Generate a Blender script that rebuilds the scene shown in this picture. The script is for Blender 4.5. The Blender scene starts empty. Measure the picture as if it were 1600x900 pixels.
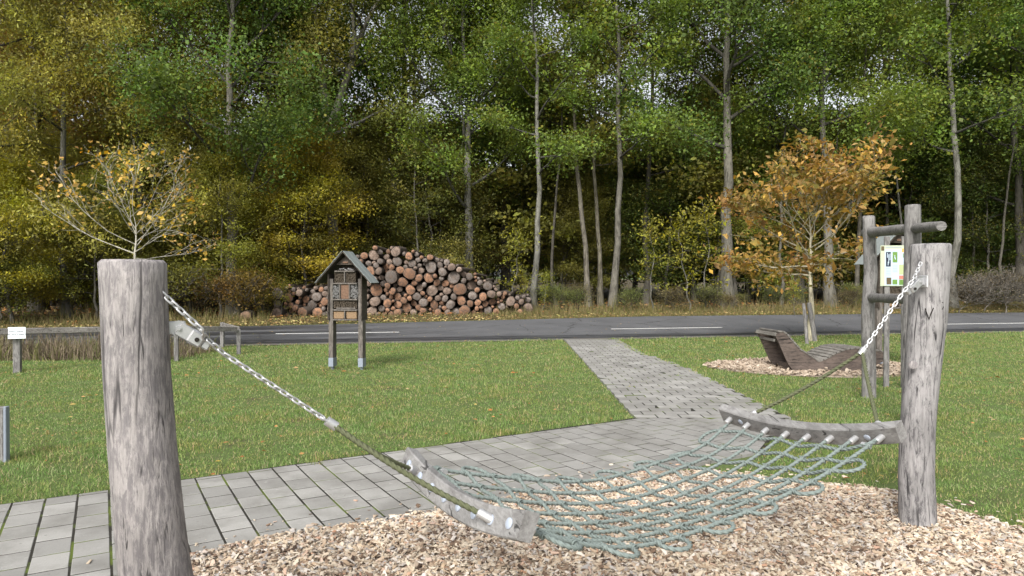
import bpy, math, random
import numpy as np
from mathutils import Vector, Matrix, Quaternion
C = bpy.context.scene
COL = C.collection
rad = math.radians
# ------------------------------------------------------------------ camera, sky, sun, exposure
CAMH, FPX, HY = 1.6, 1067.0, 440.0
cam_d = bpy.data.cameras.new('camera'); cam_d.lens = 24; cam_d.sensor_width = 36
cam_d.clip_end = 1000; cam_d.clip_start = .05
cam_d.dof.use_dof = True; cam_d.dof.focus_distance = 8.5; cam_d.dof.aperture_fstop = 10
cam = bpy.data.objects.new('camera', cam_d); COL.objects.link(cam)
cam.location = (0, 0, CAMH); cam.rotation_euler = (rad(90) - math.atan((450 - HY) / FPX), 0, 0)
C.camera = cam
SUN_EL, SUN_AZ = rad(42), rad(200)          # azimuth clockwise from +Y: high, behind the camera, a little left
w = bpy.data.worlds.new('World'); C.world = w; w.use_nodes = True
wn = w.node_tree.nodes; wl = w.node_tree.links
sky = wn.new('ShaderNodeTexSky'); sky.sky_type = 'NISHITA'; sky.sun_disc = False
sky.sun_elevation = SUN_EL; sky.sun_rotation = SUN_AZ
sky.air_density = 1.0; sky.dust_density = 4.0; sky.ozone_density = 1.0
hs = wn.new('ShaderNodeHueSaturation'); hs.inputs['Saturation'].default_value = .22
wl.new(sky.outputs[0], hs.inputs['Color']); wl.new(hs.outputs[0], wn['Background'].inputs['Color'])
wn['Background'].inputs['Strength'].default_value = .14
sl = bpy.data.lights.new('sun', 'SUN'); sl.energy = 2.0; sl.angle = rad(20); sl.color = (1, .97, .92)
so = bpy.data.objects.new('sun', sl); COL.objects.link(so)
sd = Vector((math.sin(SUN_AZ) * math.cos(SUN_EL), math.cos(SUN_AZ) * math.cos(SUN_EL), math.sin(SUN_EL)))
so.rotation_euler = sd.to_track_quat('Z', 'Y').to_euler(); so.location = (0, 0, 40)
C.view_settings.view_transform = 'Standard'; C.view_settings.look = 'None'
C.view_settings.exposure = 0.95; C.view_settings.gamma = 1
C.render.engine = 'CYCLES'
C.cycles.max_bounces = 6; C.cycles.diffuse_bounces = 3; C.cycles.transmission_bounces = 4
# ------------------------------------------------------------------ helpers
RNG = np.random.default_rng(7)
def tag(o, label=None, cat=None, group=None, kind=None):
    if label: o['label'] = label
    if cat: o['category'] = cat
    if group: o['group'] = group
    if kind: o['kind'] = kind
    return o
def thing(name, label, cat, loc=(0, 0, 0), rz=0, group=None):
    o = bpy.data.objects.new(name, None); COL.objects.link(o); o.empty_display_size = .1
    o.location = loc; o.rotation_euler = (0, 0, rz)
    return tag(o, label, cat, group)
def link(name, me, mat=None, parent=None):
    if mat is not None and len(me.materials) == 0: me.materials.append(mat)
    o = bpy.data.objects.new(name, me); COL.objects.link(o)
    if parent is not None: o.parent = parent
    return o
def mesh_np(name, V, F, smooth=False, mats=None, midx=None):
    """V (n,3); F list of (m,k) int arrays"""
    V = np.asarray(V, np.float32); me = bpy.data.meshes.new(name)
    F = [np.asarray(f, np.int32) for f in (F if isinstance(F, list) else [F]) if len(f)]
    nl = sum(f.size for f in F); nf = sum(len(f) for f in F)
    me.vertices.add(len(V)); me.vertices.foreach_set('co', V.ravel())
    me.loops.add(nl); me.loops.foreach_set('vertex_index', np.concatenate([f.ravel() for f in F]))
    me.polygons.add(nf)
    tot = np.concatenate([np.full(len(f), f.shape[1], np.int32) for f in F])
    st = np.concatenate([[0], np.cumsum(tot)[:-1]]).astype(np.int32)
    me.polygons.foreach_set('loop_start', st); me.polygons.foreach_set('loop_total', tot)
    if smooth: me.polygons.foreach_set('use_smooth', np.ones(nf, bool))
    for m in (mats or []): me.materials.append(m)
    if midx is not None: me.polygons.foreach_set('material_index', np.asarray(midx, np.int32))
    me.update(calc_edges=True)
    return me
class MB:
    """collects boxes, tubes, prisms for ONE mesh"""
    def __init__(s): s.V = []; s.F = []; s.n = 0; s.M = []; s.cm = 0
    def add(s, V, F):
        V = [tuple(v) for v in V]
        for f in F: s.F.append([i + s.n for i in f]); s.M.append(s.cm)
        s.V += V; s.n += len(V)
    def box(s, c, d, rot=None, bev=0.0):
        x, y, z = d[0] / 2, d[1] / 2, d[2] / 2
        R = rot if rot is not None else Matrix.Identity(3)
        b = min(bev, x * .9, y * .9, z * .9)
        if b <= 0:
            P = [(sx * x, sy * y, sz * z) for sz in (-1, 1) for sy in (-1, 1) for sx in (-1, 1)]
            F = [(0, 2, 3, 1), (4, 5, 7, 6), (0, 1, 5, 4), (2, 6, 7, 3), (0, 4, 6, 2), (1, 3, 7, 5)]
        else:   # chamfered along the local z edges and the rims
            ring = [(x - b, -y), (x, -y + b), (x, y - b), (x - b, y), (-x + b, y), (-x, y - b), (-x, -y + b), (-x + b, -y)]
            P = []
            for zz, k in ((-z, 1), (-z + b, 0), (z - b, 0), (z, 1)):
                P += [(px * (1 - b / x * k), py * (1 - b / y * k), zz) for px, py in ring]
            F = [tuple(reversed(range(8))), tuple(range(24, 32))]
            for r in range(3):
                F += [(r * 8 + i, r * 8 + (i + 1) % 8, r * 8 + 8 + (i + 1) % 8, r * 8 + 8 + i) for i in range(8)]
        s.add([R @ Vector(p) + Vector(c) for p in P], F)
    def tube(s, pts, r, n=8, cap=True):
        pts = [Vector(p) for p in pts]; m = len(pts)
        rr = r if hasattr(r, '__len__') else [r] * m
        t = (pts[1] - pts[0]).normalized()
        a = Vector((0, 0, 1)) if abs(t.z) < .9 else Vector((1, 0, 0))
        u = (a - t * a.dot(t)).normalized(); V = []; F = []
        for i, p in enumerate(pts):
            t = (pts[min(i + 1, m - 1)] - pts[max(i - 1, 0)]).normalized()
            u = (u - t * u.dot(t)).normalized(); v = t.cross(u)
            V += [p + (u * math.cos(2 * math.pi * k / n) + v * math.sin(2 * math.pi * k / n)) * rr[i] for k in range(n)]
        for i in range(m - 1):
            F += [(i * n + k, i * n + (k + 1) % n, i * n + n + (k + 1) % n, i * n + n + k) for k in range(n)]
        if cap: F += [tuple(reversed(range(n))), tuple(range((m - 1) * n, m * n))]
        s.add(V, F)
    def prism(s, poly, d0, d1, axis='y'):
        """poly of (a,b) extruded between d0 and d1 along axis; axis y -> (a,d,b); z -> (a,b,d)"""
        n = len(poly)
        f = (lambda a, b, d: (a, d, b)) if axis == 'y' else ((lambda a, b, d: (a, b, d)) if axis == 'z' else (lambda a, b, d: (d, a, b)))
        V = [f(a, b, d0) for a, b in poly] + [f(a, b, d1) for a, b in poly]
        F = [tuple(range(n)), tuple(reversed(range(n, 2 * n)))] + [(i, i + n, (i + 1) % n + n, (i + 1) % n) for i in range(n)]
        s.add(V, F)
    def build(s, name, mat, parent=None, smooth=False, angle=None):
        me = bpy.data.meshes.new(name); me.from_pydata([tuple(v) for v in s.V], [], s.F)
        for m in (mat if isinstance(mat, (list, tuple)) else [mat]): me.materials.append(m)
        if isinstance(mat, (list, tuple)): me.polygons.foreach_set('material_index', np.asarray(s.M, np.int32))
        import bmesh
        bm = bmesh.new(); bm.from_mesh(me); bmesh.ops.recalc_face_normals(bm, faces=bm.faces); bm.to_mesh(me); bm.free()
        if smooth:
            me.polygons.foreach_set('use_smooth', np.ones(len(me.polygons), bool))
            me.set_sharp_from_angle(angle=rad(angle or 40))
        me.update()
        return link(name, me, None, parent)
def px(x, y, Y=None):
    """a pixel of the 1600 wide photo to a point on flat ground, or at depth Y"""
    if Y is None: Y = CAMH * FPX / (y - HY)
    return Vector(((x - 800) / FPX * Y, Y, CAMH - (y - HY) / FPX * Y))
def in_poly(X, Y, poly):
    ins = np.zeros(len(X), bool); n = len(poly)
    for i in range(n):
        x1, y1 = poly[i]; x2, y2 = poly[(i + 1) % n]
        c = ((y1 > Y) != (y2 > Y)) & (X < (x2 - x1) * (Y - y1) / (y2 - y1 + 1e-12) + x1)
        ins ^= c
    return ins
def lowfreq(X, Y, seed, sc):
    r = np.random.default_rng(seed); o = np.zeros_like(X, dtype=float)
    for k in range(6):
        a = r.uniform(0, 6.28); f = r.uniform(.5, 1.6) / sc * 6.28
        o += np.sin((X * math.cos(a) + Y * math.sin(a)) * f + r.uniform(0, 6.28))
    return o / 3.2
# ------------------------------------------------------------------ materials
class NT:
    def __init__(s, name):
        s.m = bpy.data.materials.new(name); s.m.use_nodes = True; s.t = s.m.node_tree
        s.b = s.t.nodes['Principled BSDF']; s.b.inputs['Specular IOR Level'].default_value = .3
        s.out = s.t.nodes['Material Output']
    def n(s, typ, **kw):
        o = s.t.nodes.new(typ)
        for k, v in kw.items():
            if k in o.inputs: o.inputs[k].default_value = v
            else: setattr(o, k, v)
        return o
    def l(s, a, b): s.t.links.new(a, b)
    def coord(s, scale=(1, 1, 1), kind='Object'):
        c = s.n('ShaderNodeTexCoord'); mp = s.n('ShaderNodeMapping'); mp.inputs['Scale'].default_value = scale
        s.l(c.outputs[kind], mp.inputs[0]); return mp.outputs[0]
    def noise(s, vec, scale, detail=5, rough=.6, dist=0):
        o = s.n('ShaderNodeTexNoise'); o.inputs['Scale'].default_value = scale; o.inputs['Detail'].default_value = detail
        o.inputs['Roughness'].default_value = rough; o.inputs['Distortion'].default_value = dist
        if vec is not None: s.l(vec, o.inputs['Vector'])
        return o.outputs['Fac']
    def ramp(s, fac, stops, interp='LINEAR'):
        o = s.n('ShaderNodeValToRGB'); o.color_ramp.interpolation = interp; e = o.color_ramp.elements
        while len(e) < len(stops): e.new(.5)
        for el, (p, c) in zip(e, stops):
            el.position = p; el.color = (*c, 1) if hasattr(c, '__len__') else (c, c, c, 1)
        s.l(fac, o.inputs[0]); return o.outputs[0]
    def mix(s, fac, a, b, mode='MIX'):
        o = s.n('ShaderNodeMix', data_type='RGBA', blend_type=mode)
        for sock, v in ((o.inputs[0], fac), (o.inputs[6], a), (o.inputs[7], b)):
            if isinstance(v, bpy.types.NodeSocket): s.l(v, sock)
            elif hasattr(v, '__len__'): sock.default_value = (*v, 1)
            else: sock.default_value = v
        return o.outputs[2]
    def math(s, op, a, b=0.0):
        o = s.n('ShaderNodeMath', operation=op)
        for sock, v in ((o.inputs[0], a), (o.inputs[1], b)):
            if isinstance(v, bpy.types.NodeSocket): s.l(v, sock)
            else: sock.default_value = v
        return o.outputs[0]
    def hsv(s, col, h=.5, sat=1., v=1.):
        o = s.n('ShaderNodeHueSaturation')
        for k, x in (('Hue', h), ('Saturation', sat), ('Value', v)):
            if isinstance(x, bpy.types.NodeSocket): s.l(x, o.inputs[k])
            else: o.inputs[k].default_value = x
        s.l(col, o.inputs['Color']); return o.outputs[0]
    def bump(s, h, strength=.4, dist=.01):
        o = s.n('ShaderNodeBump'); o.inputs['Strength'].default_value = strength; o.inputs['Distance'].default_value = dist
        s.l(h, o.inputs['Height']); s.l(o.outputs[0], s.b.inputs['Normal'])
    def col(s, c, rough=.8, metal=0.0):
        if isinstance(c, bpy.types.NodeSocket): s.l(c, s.b.inputs['Base Color'])
        else: s.b.inputs['Base Color'].default_value = (*c, 1)
        if isinstance(rough, bpy.types.NodeSocket): s.l(rough, s.b.inputs['Roughness'])
        else: s.b.inputs['Roughness'].default_value = rough
        s.b.inputs['Metallic'].default_value = metal
        return s.m
def mapr(t, fac, a, b, lo=0., hi=1.):
    o = t.n('ShaderNodeMapRange'); o.inputs['From Min'].default_value = lo; o.inputs['From Max'].default_value = hi
    o.inputs['To Min'].default_value = a; o.inputs['To Max'].default_value = b; t.l(fac, o.inputs[0]); return o.outputs[0]
def wood(name, light, dark, blotch=.5, axis='z', bump=.35, tint=False, grain=1.0, splits=False):
    t = NT(name); st = {'z': (1, 1, .09), 'x': (.09, 1, 1), 'y': (1, .09, 1)}[axis]
    v = t.coord(st); fine = t.noise(v, 70 * grain, 6, .7); blot = t.noise(t.coord({'z': (1, 1, .24), 'x': (.24, 1, 1), 'y': (1, .24, 1)}[axis]), 24 * grain, 8, .8, .5)
    crack = t.noise(v, 26 * grain, 3, .5, .8)
    c = t.mix(t.ramp(fine, [(.3, 0), (.7, 1)]), tuple(x * .62 for x in light), light)
    c = t.mix(t.ramp(blot, [(blotch - .05, .95), (blotch + .06, 0)]), c, dark)
    c = t.mix(t.ramp(crack, [(.30, 1), (.36, 0)]), c, tuple(x * .3 for x in dark))
    if splits:      # long drying cracks running with the grain, and a few knots
        lc = t.noise(t.coord((1, 1, .035)), 11, 2, .45, .25); sp_ = t.ramp(lc, [(.472, 0), (.487, 1), (.493, 1), (.508, 0)])
        br = t.ramp(t.noise(t.coord((1, 1, .5)), 3.1, 3), [(.46, 0), (.56, 1)]); sp_ = t.math('MULTIPLY', sp_, br)
        c = t.mix(sp_, c, tuple(x * .38 for x in dark)); crack = t.math('SUBTRACT', crack, t.math('MULTIPLY', sp_, .6))
        kn = t.n('ShaderNodeTexVoronoi'); kn.inputs['Scale'].default_value = 3.4; t.l(t.coord((1, 1, .6)), kn.inputs['Vector'])
        c = t.mix(t.ramp(kn.outputs['Distance'], [(.05, .85), (.11, 0)]), c, tuple(x * .7 for x in dark))
    big = t.noise(t.coord(), 2.2, 3)
    c = t.hsv(c, .5, 1, mapr(t, big, .75, 1.25, .3, .7))
    if tint:
        oi = t.n('ShaderNodeObjectInfo'); c = t.mix(1.0, c, oi.outputs['Color'], 'MULTIPLY')
    t.bump(t.math('ADD', t.math('MULTIPLY', crack, 1.5), fine), bump, .008)
    return t.col(c, .85)
M = {}
M['post'] = wood('weathered_post', (.33, .305, .296), (.145, .133, .136), .49, bump=.45, grain=1.9, splits=True)
M['post2'] = wood('cracked_post', (.31, .297, .293), (.085, .08, .083), .45, bump=.6, grain=1.25, splits=True)
M['timber'] = wood('grey_timber', (.25, .24, .23), (.10, .094, .09), .48)
M['timber_x'] = wood('grey_timber_lengthwise', (.23, .22, .21), (.09, .084, .08), .46, axis='x')
M['rail'] = wood('fence_wood', (.24, .225, .21), (.11, .10, .09), .48, axis='x')
M['hotel'] = wood('hotel_wood', (.18, .16, .14), (.075, .066, .058), .51)
M['hotel_dark'] = wood('dark_board', (.085, .07, .056), (.035, .028, .022), .5, axis='x')
M['bench'] = wood('brown_bench_wood', (.125, .097, .082), (.05, .04, .035), .47, axis='x')
M['slat'] = wood('grey_slat_wood', (.19, .178, .16), (.09, .08, .07), .45, axis='y')
M['bar'] = wood('grey_spreader_wood', (.27, .264, .258), (.15, .144, .14), .47, axis='y', bump=.25)
def simple(name, c, rough=.6, metal=0., ns=0, amt=.25, bump=0):
    t = NT(name)
    if ns:
        f = t.noise(t.coord(), ns, 5, .65); cc = t.mix(f, tuple(x * (1 - amt) for x in c), tuple(min(1, x * (1 + amt)) for x in c))
        if bump: t.bump(f, bump, .01)
    else: cc = c
    return t.col(cc, rough, metal)
M['steel'] = simple('galvanised_steel', (.50, .50, .51), .48, .75, 40, .18)
M['cap'] = simple('zinc_cap', (.36, .40, .47), .5, .15, 30, .2)
M['steel_flat'] = simple('zinc_sheet', (.24, .27, .32), .55, .4, 25, .2)
M['chrome'] = simple('bright_steel', (.47, .47, .475), .40, .6, 40, .25)
M['rope'] = simple('green_grey_rope', (.155, .185, .174), .85, 0, 60, .3)
M['rope_olive'] = simple('olive_rope', (.085, .092, .050), .88, 0, 50, .35)
M['paint'] = simple('white_road_paint', (.62, .62, .60), .7, 0, 14, .2)
M['white'] = simple('white_sign_sheet', (.72, .77, .80), .4)
M['ink'] = simple('black_ink', (.035, .04, .06), .6)
M['slate'] = simple('grey_roof_shingle', (.18, .20, .195), .75, 0, 18, .25, .3)
M['clay'] = simple('orange_clay_brick', (.27, .18, .105), .9, 0, 90, .4, .5)
M['block'] = simple('drilled_wood_block', (.15, .09, .06), .9, 0, 40, .5, .4)
M['reed'] = simple('dark_reed_bundle', (.085, .068, .05), .95, 0, 120, .8, .9)
M['straw'] = simple('pale_straw', (.23, .225, .22), .95, 0, 70, .9, .9)
M['hole'] = simple('dark_hole', (.02, .017, .014), .95)
# ground
t = NT('lawn_soil'); v = t.coord()
f1 = t.noise(v, 1.3, 6, .65); f2 = t.noise(v, 24, 5, .7)
c = t.mix(f2, (.05, .08, .022), (.13, .17, .05)); c = t.mix(t.ramp(f1, [(.55, 0), (.72, 1)]), c, (.085, .068, .04))
t.bump(f2, .8, .04); M['soil'] = t.col(c, .95)
t = NT('forest_litter'); v = t.coord(); f1 = t.noise(v, 9, 6, .75); f2 = t.noise(v, .5, 4)
c = t.ramp(f1, [(.3, (.02, .015, .009)), (.5, (.06, .042, .02)), (.7, (.11, .072, .03))])
c = t.mix(t.ramp(f2, [(.5, 0), (.65, 1)]), c, (.045, .05, .02)); t.bump(f1, .9, .06); M['litter'] = t.col(c, .95)
t = NT('road_asphalt'); v = t.coord()
sp = t.noise(v, 180, 3, .8); lg = t.noise(v, .7, 6, .6); strk = t.noise(t.coord((.05, 1.3, 1)), 2.2, 5, .65)
c = t.mix(sp, (.062, .063, .067), (.122, .123, .130)); c = t.hsv(c, .5, 1, mapr(t, lg, .8, 1.2, .3, .7))
sep = t.n('ShaderNodeSeparateXYZ'); t.l(t.coord(), sep.inputs[0])
def band(y0, y1, soft):
    a = mapr(t, sep.outputs[1], 0, 1, y0 - soft, y0 + soft); b = mapr(t, sep.outputs[1], 1, 0, y1 - soft, y1 + soft)
    return t.math('MULTIPLY', a, b)
wet = t.math('MULTIPLY', band(-3.3, -2.1, .25), t.ramp(strk, [(.36, 0), (.52, 1)]))
left = mapr(t, sep.outputs[0], 1, 0, -9, -1)      # the left end of the road is damp, darker asphalt
wet2 = t.math('MULTIPLY', left, t.ramp(t.noise(t.coord((.12, 1, 1)), 1.1, 4), [(.40, 0), (.55, 1)]))
wt = t.math('MAXIMUM', wet, wet2)
c = t.mix(wt, c, (.022, .023, .028))
crk = t.n('ShaderNodeTexVoronoi', feature='DISTANCE_TO_EDGE'); crk.inputs['Scale'].default_value = .42
nz = t.n('ShaderNodeTexNoise'); nz.inputs['Scale'].default_value = 2.5; t.l(t.coord(), nz.inputs['Vector'])
t.l(t.mix(.25, t.coord(), nz.outputs['Color']), crk.inputs['Vector'])
c = t.mix(t.ramp(crk.outputs['Distance'], [(0, 1), (.008, 0)]), c, (.02, .02, .02))
c = t.mix(band(-3.9, -3.35, .12), c, (.13, .12, .105))
t.bump(sp, .5, .01); M['asphalt'] = t.col(c, mapr(t, wt, .8, .42))
t = NT('paver_concrete'); oi = t.n('ShaderNodeObjectInfo'); v = t.coord(kind='Object'); vg = t.n('ShaderNodeNewGeometry')
g1 = t.noise(vg.outputs['Position'], 150, 4, .8); g2 = t.noise(vg.outputs['Position'], 2.1, 6, .65); g3 = t.noise(vg.outputs['Position'], 16, 5, .7)
c = t.mix(g1, (.17, .166, .156), (.33, .322, .303)); c = t.hsv(c, .5, 1, mapr(t, oi.outputs['Random'], .80, 1.14))
c = t.mix(t.ramp(g2, [(.42, 0), (.68, .75)]), c, (.13, .124, .112)); c = t.mix(t.ramp(g3, [(.60, 0), (.72, .5)]), c, (.34, .335, .32))
c = t.mix(t.ramp(g3, [(.28, .7), (.36, 0)]), c, (.10, .097, .088))
t.bump(g1, .35, .004); M['paver'] = t.col(c, .9)
t = NT('joint_sand_and_moss'); vg = t.n('ShaderNodeNewGeometry'); f = t.noise(vg.outputs['Position'], 2.4, 4); f2 = t.noise(vg.outputs['Position'], 60, 4)
c = t.mix(f2, (.010, .009, .007), (.030, .027, .02)); c = t.mix(t.ramp(f, [(.50, 0), (.60, 1)]), c, (.07, .095, .012)); M['joint'] = t.col(c, .95)
def island_mat(name, stops, rough=.85, transl=0., pos=None, bump=False):
    t = NT(name); g = t.n('ShaderNodeNewGeometry')
    c = t.ramp(g.outputs['Random Per Island'], stops)
    if pos:
        f = t.noise(g.outputs['Position'], pos[0], 4, .6); c = t.mix(t.ramp(f, [(pos[1], 0), (pos[2], 1)]), c, pos[3], 'MULTIPLY')
    m = t.col(c, rough)
    if transl:
        tr = t.n('ShaderNodeBsdfTranslucent'); t.l(c, tr.inputs['Color']); ms = t.n('ShaderNodeMixShader'); ms.inputs[0].default_value = transl
        t.l(t.b.outputs[0], ms.inputs[1]); t.l(tr.outputs[0], ms.inputs[2]); t.l(ms.outputs[0], t.out.inputs['Surface'])
    return m
M['chip'] = island_mat('wood_chips', [(0, (.05, .032, .022)), (.12, (.18, .12, .08)), (.26, (.31, .24, .17)), (.42, (.43, .36, .27)), (.58, (.51, .44, .345)), (.70, (.38, .275, .18)), (.80, (.30, .28, .26)), (.92, (.56, .50, .43)), (1, (.36, .20, .12))], .85,
                       pos=(1.6, .44, .66, (.66, .66, .69)))
M['chip_far'] = island_mat('older_wood_chips', [(0, (.07, .05, .035)), (.3, (.26, .20, .145)), (.6, (.36, .295, .23)), (.85, (.27, .21, .155)), (1, (.44, .38, .31))], .9)
M['grass'] = island_mat('grass_blades', [(0, (.088, .165, .040)), (.3, (.138, .24, .060)), (.58, (.195, .315, .088)), (.76, (.27, .37, .13)), (.90, (.38, .385, .21)), (1, (.38, .31, .20))], .7, .4,
                        pos=(2.2, .38, .64, (1.28, .96, .90)))
M['verge'] = island_mat('verge_grass_blades', [(0, (.10, .11, .03)), (.4, (.16, .15, .05)), (.7, (.20, .16, .07)), (1, (.25, .19, .10))], .85, .3)
M['dry'] = island_mat('dead_grass_stalks', [(0, (.07, .055, .04)), (.35, (.16, .12, .085)), (.7, (.27, .22, .15)), (.82, (.12, .14, .04)), (1, (.18, .18, .05))], .9, .2)
M['fallen'] = island_mat('fallen_leaves', [(0, (.22, .09, .03)), (.3, (.34, .15, .045)), (.55, (.40, .22, .08)), (.8, (.42, .33, .18)), (1, (.42, .30, .05))], .8, .2)
M['fallen_y'] = island_mat('pale_fallen_leaves', [(0, (.22, .12, .05)), (.3, (.36, .23, .09)), (.6, (.45, .34, .16)), (1, (.30, .30, .08))], .8, .2)
def leaf_mat(name, alt, altlo, althi, transl=.4):
    t = NT(name); g = t.n('ShaderNodeNewGeometry'); oi = t.n('ShaderNodeObjectInfo')
    r = g.outputs['Random Per Island']
    f = t.noise(g.outputs['Position'], .55, 3, .6)
    hue = mapr(t, f, .525, .475, .3, .7)
    fv = t.noise(g.outputs['Position'], .85, 4, .6); vv = t.math('MULTIPLY', mapr(t, r, .8, 1.22), mapr(t, fv, .5, 1.5, .34, .66))
    c = t.hsv(oi.outputs['Color'], hue, mapr(t, r, .85, 1.1), vv)
    k = t.math('ADD', t.math('MULTIPLY', r, .45), t.math('MULTIPLY', t.noise(g.outputs['Position'], .9, 3, .65), .75))
    c = t.mix(t.ramp(k, [(altlo, 0), (althi, 1)]), c, alt)
    t.b.inputs['Specular IOR Level'].default_value = .25
    m = t.col(c, .62)
    tr = t.n('ShaderNodeBsdfTranslucent'); t.l(t.hsv(c, .49, 1.1, 1.2), tr.inputs['Color']); ms = t.n('ShaderNodeMixShader'); ms.inputs[0].default_value = transl
    t.l(t.b.outputs[0], ms.inputs[1]); t.l(tr.outputs[0], ms.inputs[2]); t.l(ms.outputs[0], t.out.inputs['Surface'])
    return m
M['leaf'] = leaf_mat('tree_leaves', (.20, .16, .03), .74, .90)
M['leaf_autumn'] = leaf_mat('orange_tree_leaves', (.17, .15, .035), .62, .74)
M['bark'] = wood('tree_bark', (.30, .29, .26), (.11, .105, .09), .47, bump=.8, tint=True, grain=.35)
t = NT('log_bark'); f = t.noise(t.coord((1, 1, .2)), 9, 6, .7); t.bump(f, .8, .03); M['log_bark'] = t.col(t.mix(f, (.035, .026, .02), (.13, .105, .085)), .95)
t = NT('log_cut_face'); oi = t.n('ShaderNodeObjectInfo'); v = t.coord()
va = t.n('ShaderNodeVectorMath', operation='ADD'); cb_ = t.n('ShaderNodeCombineXYZ')
for k in range(3): t.l(t.math('MULTIPLY', oi.outputs['Random'], 37. + 11 * k), cb_.inputs[k])
t.l(v, va.inputs[0]); t.l(cb_.outputs[0], va.inputs[1]); nz = t.noise(va.outputs[0], 1.9, 6, .75, .6)
wv = t.n('ShaderNodeTexWave', wave_type='RINGS', rings_direction='Z'); wv.inputs['Scale'].default_value = 4.5; wv.inputs['Distortion'].default_value = 2.5; wv.inputs['Detail'].default_value = 3
t.l(v, wv.inputs['Vector'])
c = t.mix(1., t.mix(wv.outputs['Fac'], (.62, .60, .58), (1, 1, 1)), oi.outputs['Color'], 'MULTIPLY'); c = t.mix(t.ramp(nz, [(.40, .8), (.54, 0)]), c, (.07, .055, .045))
fc = t.noise(va.outputs[0], 3.2, 2, .5, 1.5); c = t.mix(t.ramp(fc, [(.475, 0), (.49, .8), (.50, .8), (.515, 0)]), c, (.03, .022, .018))
ml = t.n('ShaderNodeVectorMath', operation='LENGTH'); mm = t.n('ShaderNodeMapping'); mm.inputs['Scale'].default_value = (1, 1, 0); t.l(v, mm.inputs[0]); t.l(mm.outputs[0], ml.inputs[0])
c = t.mix(t.ramp(ml.outputs['Value'], [(0, .45), (.5, 0), (.86, 0), (.93, .85)]), c, (.10, .062, .04))
M['log_cut'] = t.col(c, .9)
# ------------------------------------------------------------------ terrain and road (s along the road, t across it)
TH = rad(11.4); CS, SN = math.cos(TH), math.sin(TH); RY0 = 22.08
def st(X, Y): return X * CS + (Y - RY0) * SN, -X * SN + (Y - RY0) * CS
def xy(s, t): return s * CS - t * SN, RY0 + s * SN + t * CS
def gz(X, Y):
    s, t = st(np.asarray(X, float), np.asarray(Y, float))
    zf = np.clip((s + 9) / 15, 0, 1) * .2 + .02
    return np.where(t <= 0, 0, np.where(t < 3.4, t / 3.4 * zf, np.where(t < 5, zf + (t - 3.4) / 1.6 * .14, zf + .14 + (t - 5) * .012)))
def sheet(name, ss, tt, mat, dz, kind='structure'):
    S, T = np.meshgrid(ss, tt); X, Y = xy(S, T); Z = gz(X, Y) + dz
    n, m = S.shape; I = np.arange(n * m).reshape(n, m)
    V = np.stack([S.ravel(), T.ravel(), Z.ravel()], 1)
    F = np.stack([I[:-1, :-1], I[:-1, 1:], I[1:, 1:], I[1:, :-1]], -1).reshape(-1, 4)
    o = link(name, mesh_np(name, V, [F], True), mat); o.location = (0, RY0, 0); o.rotation_euler = (0, 0, TH)
    return tag(o, kind=kind)
SS = np.concatenate([[-260, -140, -80], np.arange(-50, 60, 2.), [80, 140, 260]])
TT = np.array([-160, -80, -40, -20, -10, -5, 0, 1.7, 3.4, 4.2, 5, 8, 14, 25, 45, 80, 160, 320.])
sheet('ground', SS, TT, M['soil'], 0)
sheet('forest_floor', SS, np.array([3.75, 4.2, 5, 8, 14, 25, 45, 80, 160.]), M['litter'], .008)
road = sheet('road', SS, np.array([-3.75, -2, 0, 1.7, 3.4, 3.5]), M['asphalt'], .012)
for s0, s1 in ((-7.3, -3.6), (3.4, 7.4), (16.4, 20.2), (28, 32)):
    mb = MB(); mb.box(((s0 + s1) / 2, .05, .018 + .0006), (s1 - s0, .12, .006)); mb.build('lane_marking', M['paint'], road)
# ------------------------------------------------------------------ paved paths
PA = .5409; ca, sa = math.cos(PA), math.sin(PA)
def clip(poly, hp):
    out = poly
    for a, b, c in hp:           # keep a*x+b*y <= c
        res = []
        for i in range(len(out)):
            p, q = out[i], out[(i + 1) % len(out)]; dp, dq = a * p[0] + b * p[1] - c, a * q[0] + b * q[1] - c
            if dp <= 0: res.append(p)
            if dp * dq < 0: k = dp / (dp - dq); res.append((p[0] + (q[0] - p[0]) * k, p[1] + (q[1] - p[1]) * k))
        out = res
        if len(out) < 3: return []
    return out
def area(p): return abs(sum(p[i][0] * p[(i + 1) % len(p)][1] - p[(i + 1) % len(p)][0] * p[i][1] for i in range(len(p)))) / 2
paver_cache = {}
def paver_mesh(w_, d_):
    k = (round(w_, 4), round(d_, 4))
    if k not in paver_cache:
        x, y, b = w_ / 2, d_ / 2, .003
        V = [(-x, -y, -.03), (x, -y, -.03), (x, y, -.03), (-x, y, -.03), (-x, -y, -b), (x, -y, -b), (x, y, -b), (-x, y, -b),
             (-x + b, -y + b, 0), (x - b, -y + b, 0), (x - b, y - b, 0), (-x + b, y - b, 0)]
        F = [(0, 1, 5, 4), (1, 2, 6, 5), (2, 3, 7, 6), (3, 0, 4, 7), (4, 5, 9, 8), (5, 6, 10, 9), (6, 7, 11, 10), (7, 4, 8, 11), (8, 9, 10, 11)]
        me = bpy.data.meshes.new('paver'); me.from_pydata(V, [], F); me.materials.append(M['paver']); paver_cache[k] = me
    return paver_cache[k]
pr = random.Random(3)
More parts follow.
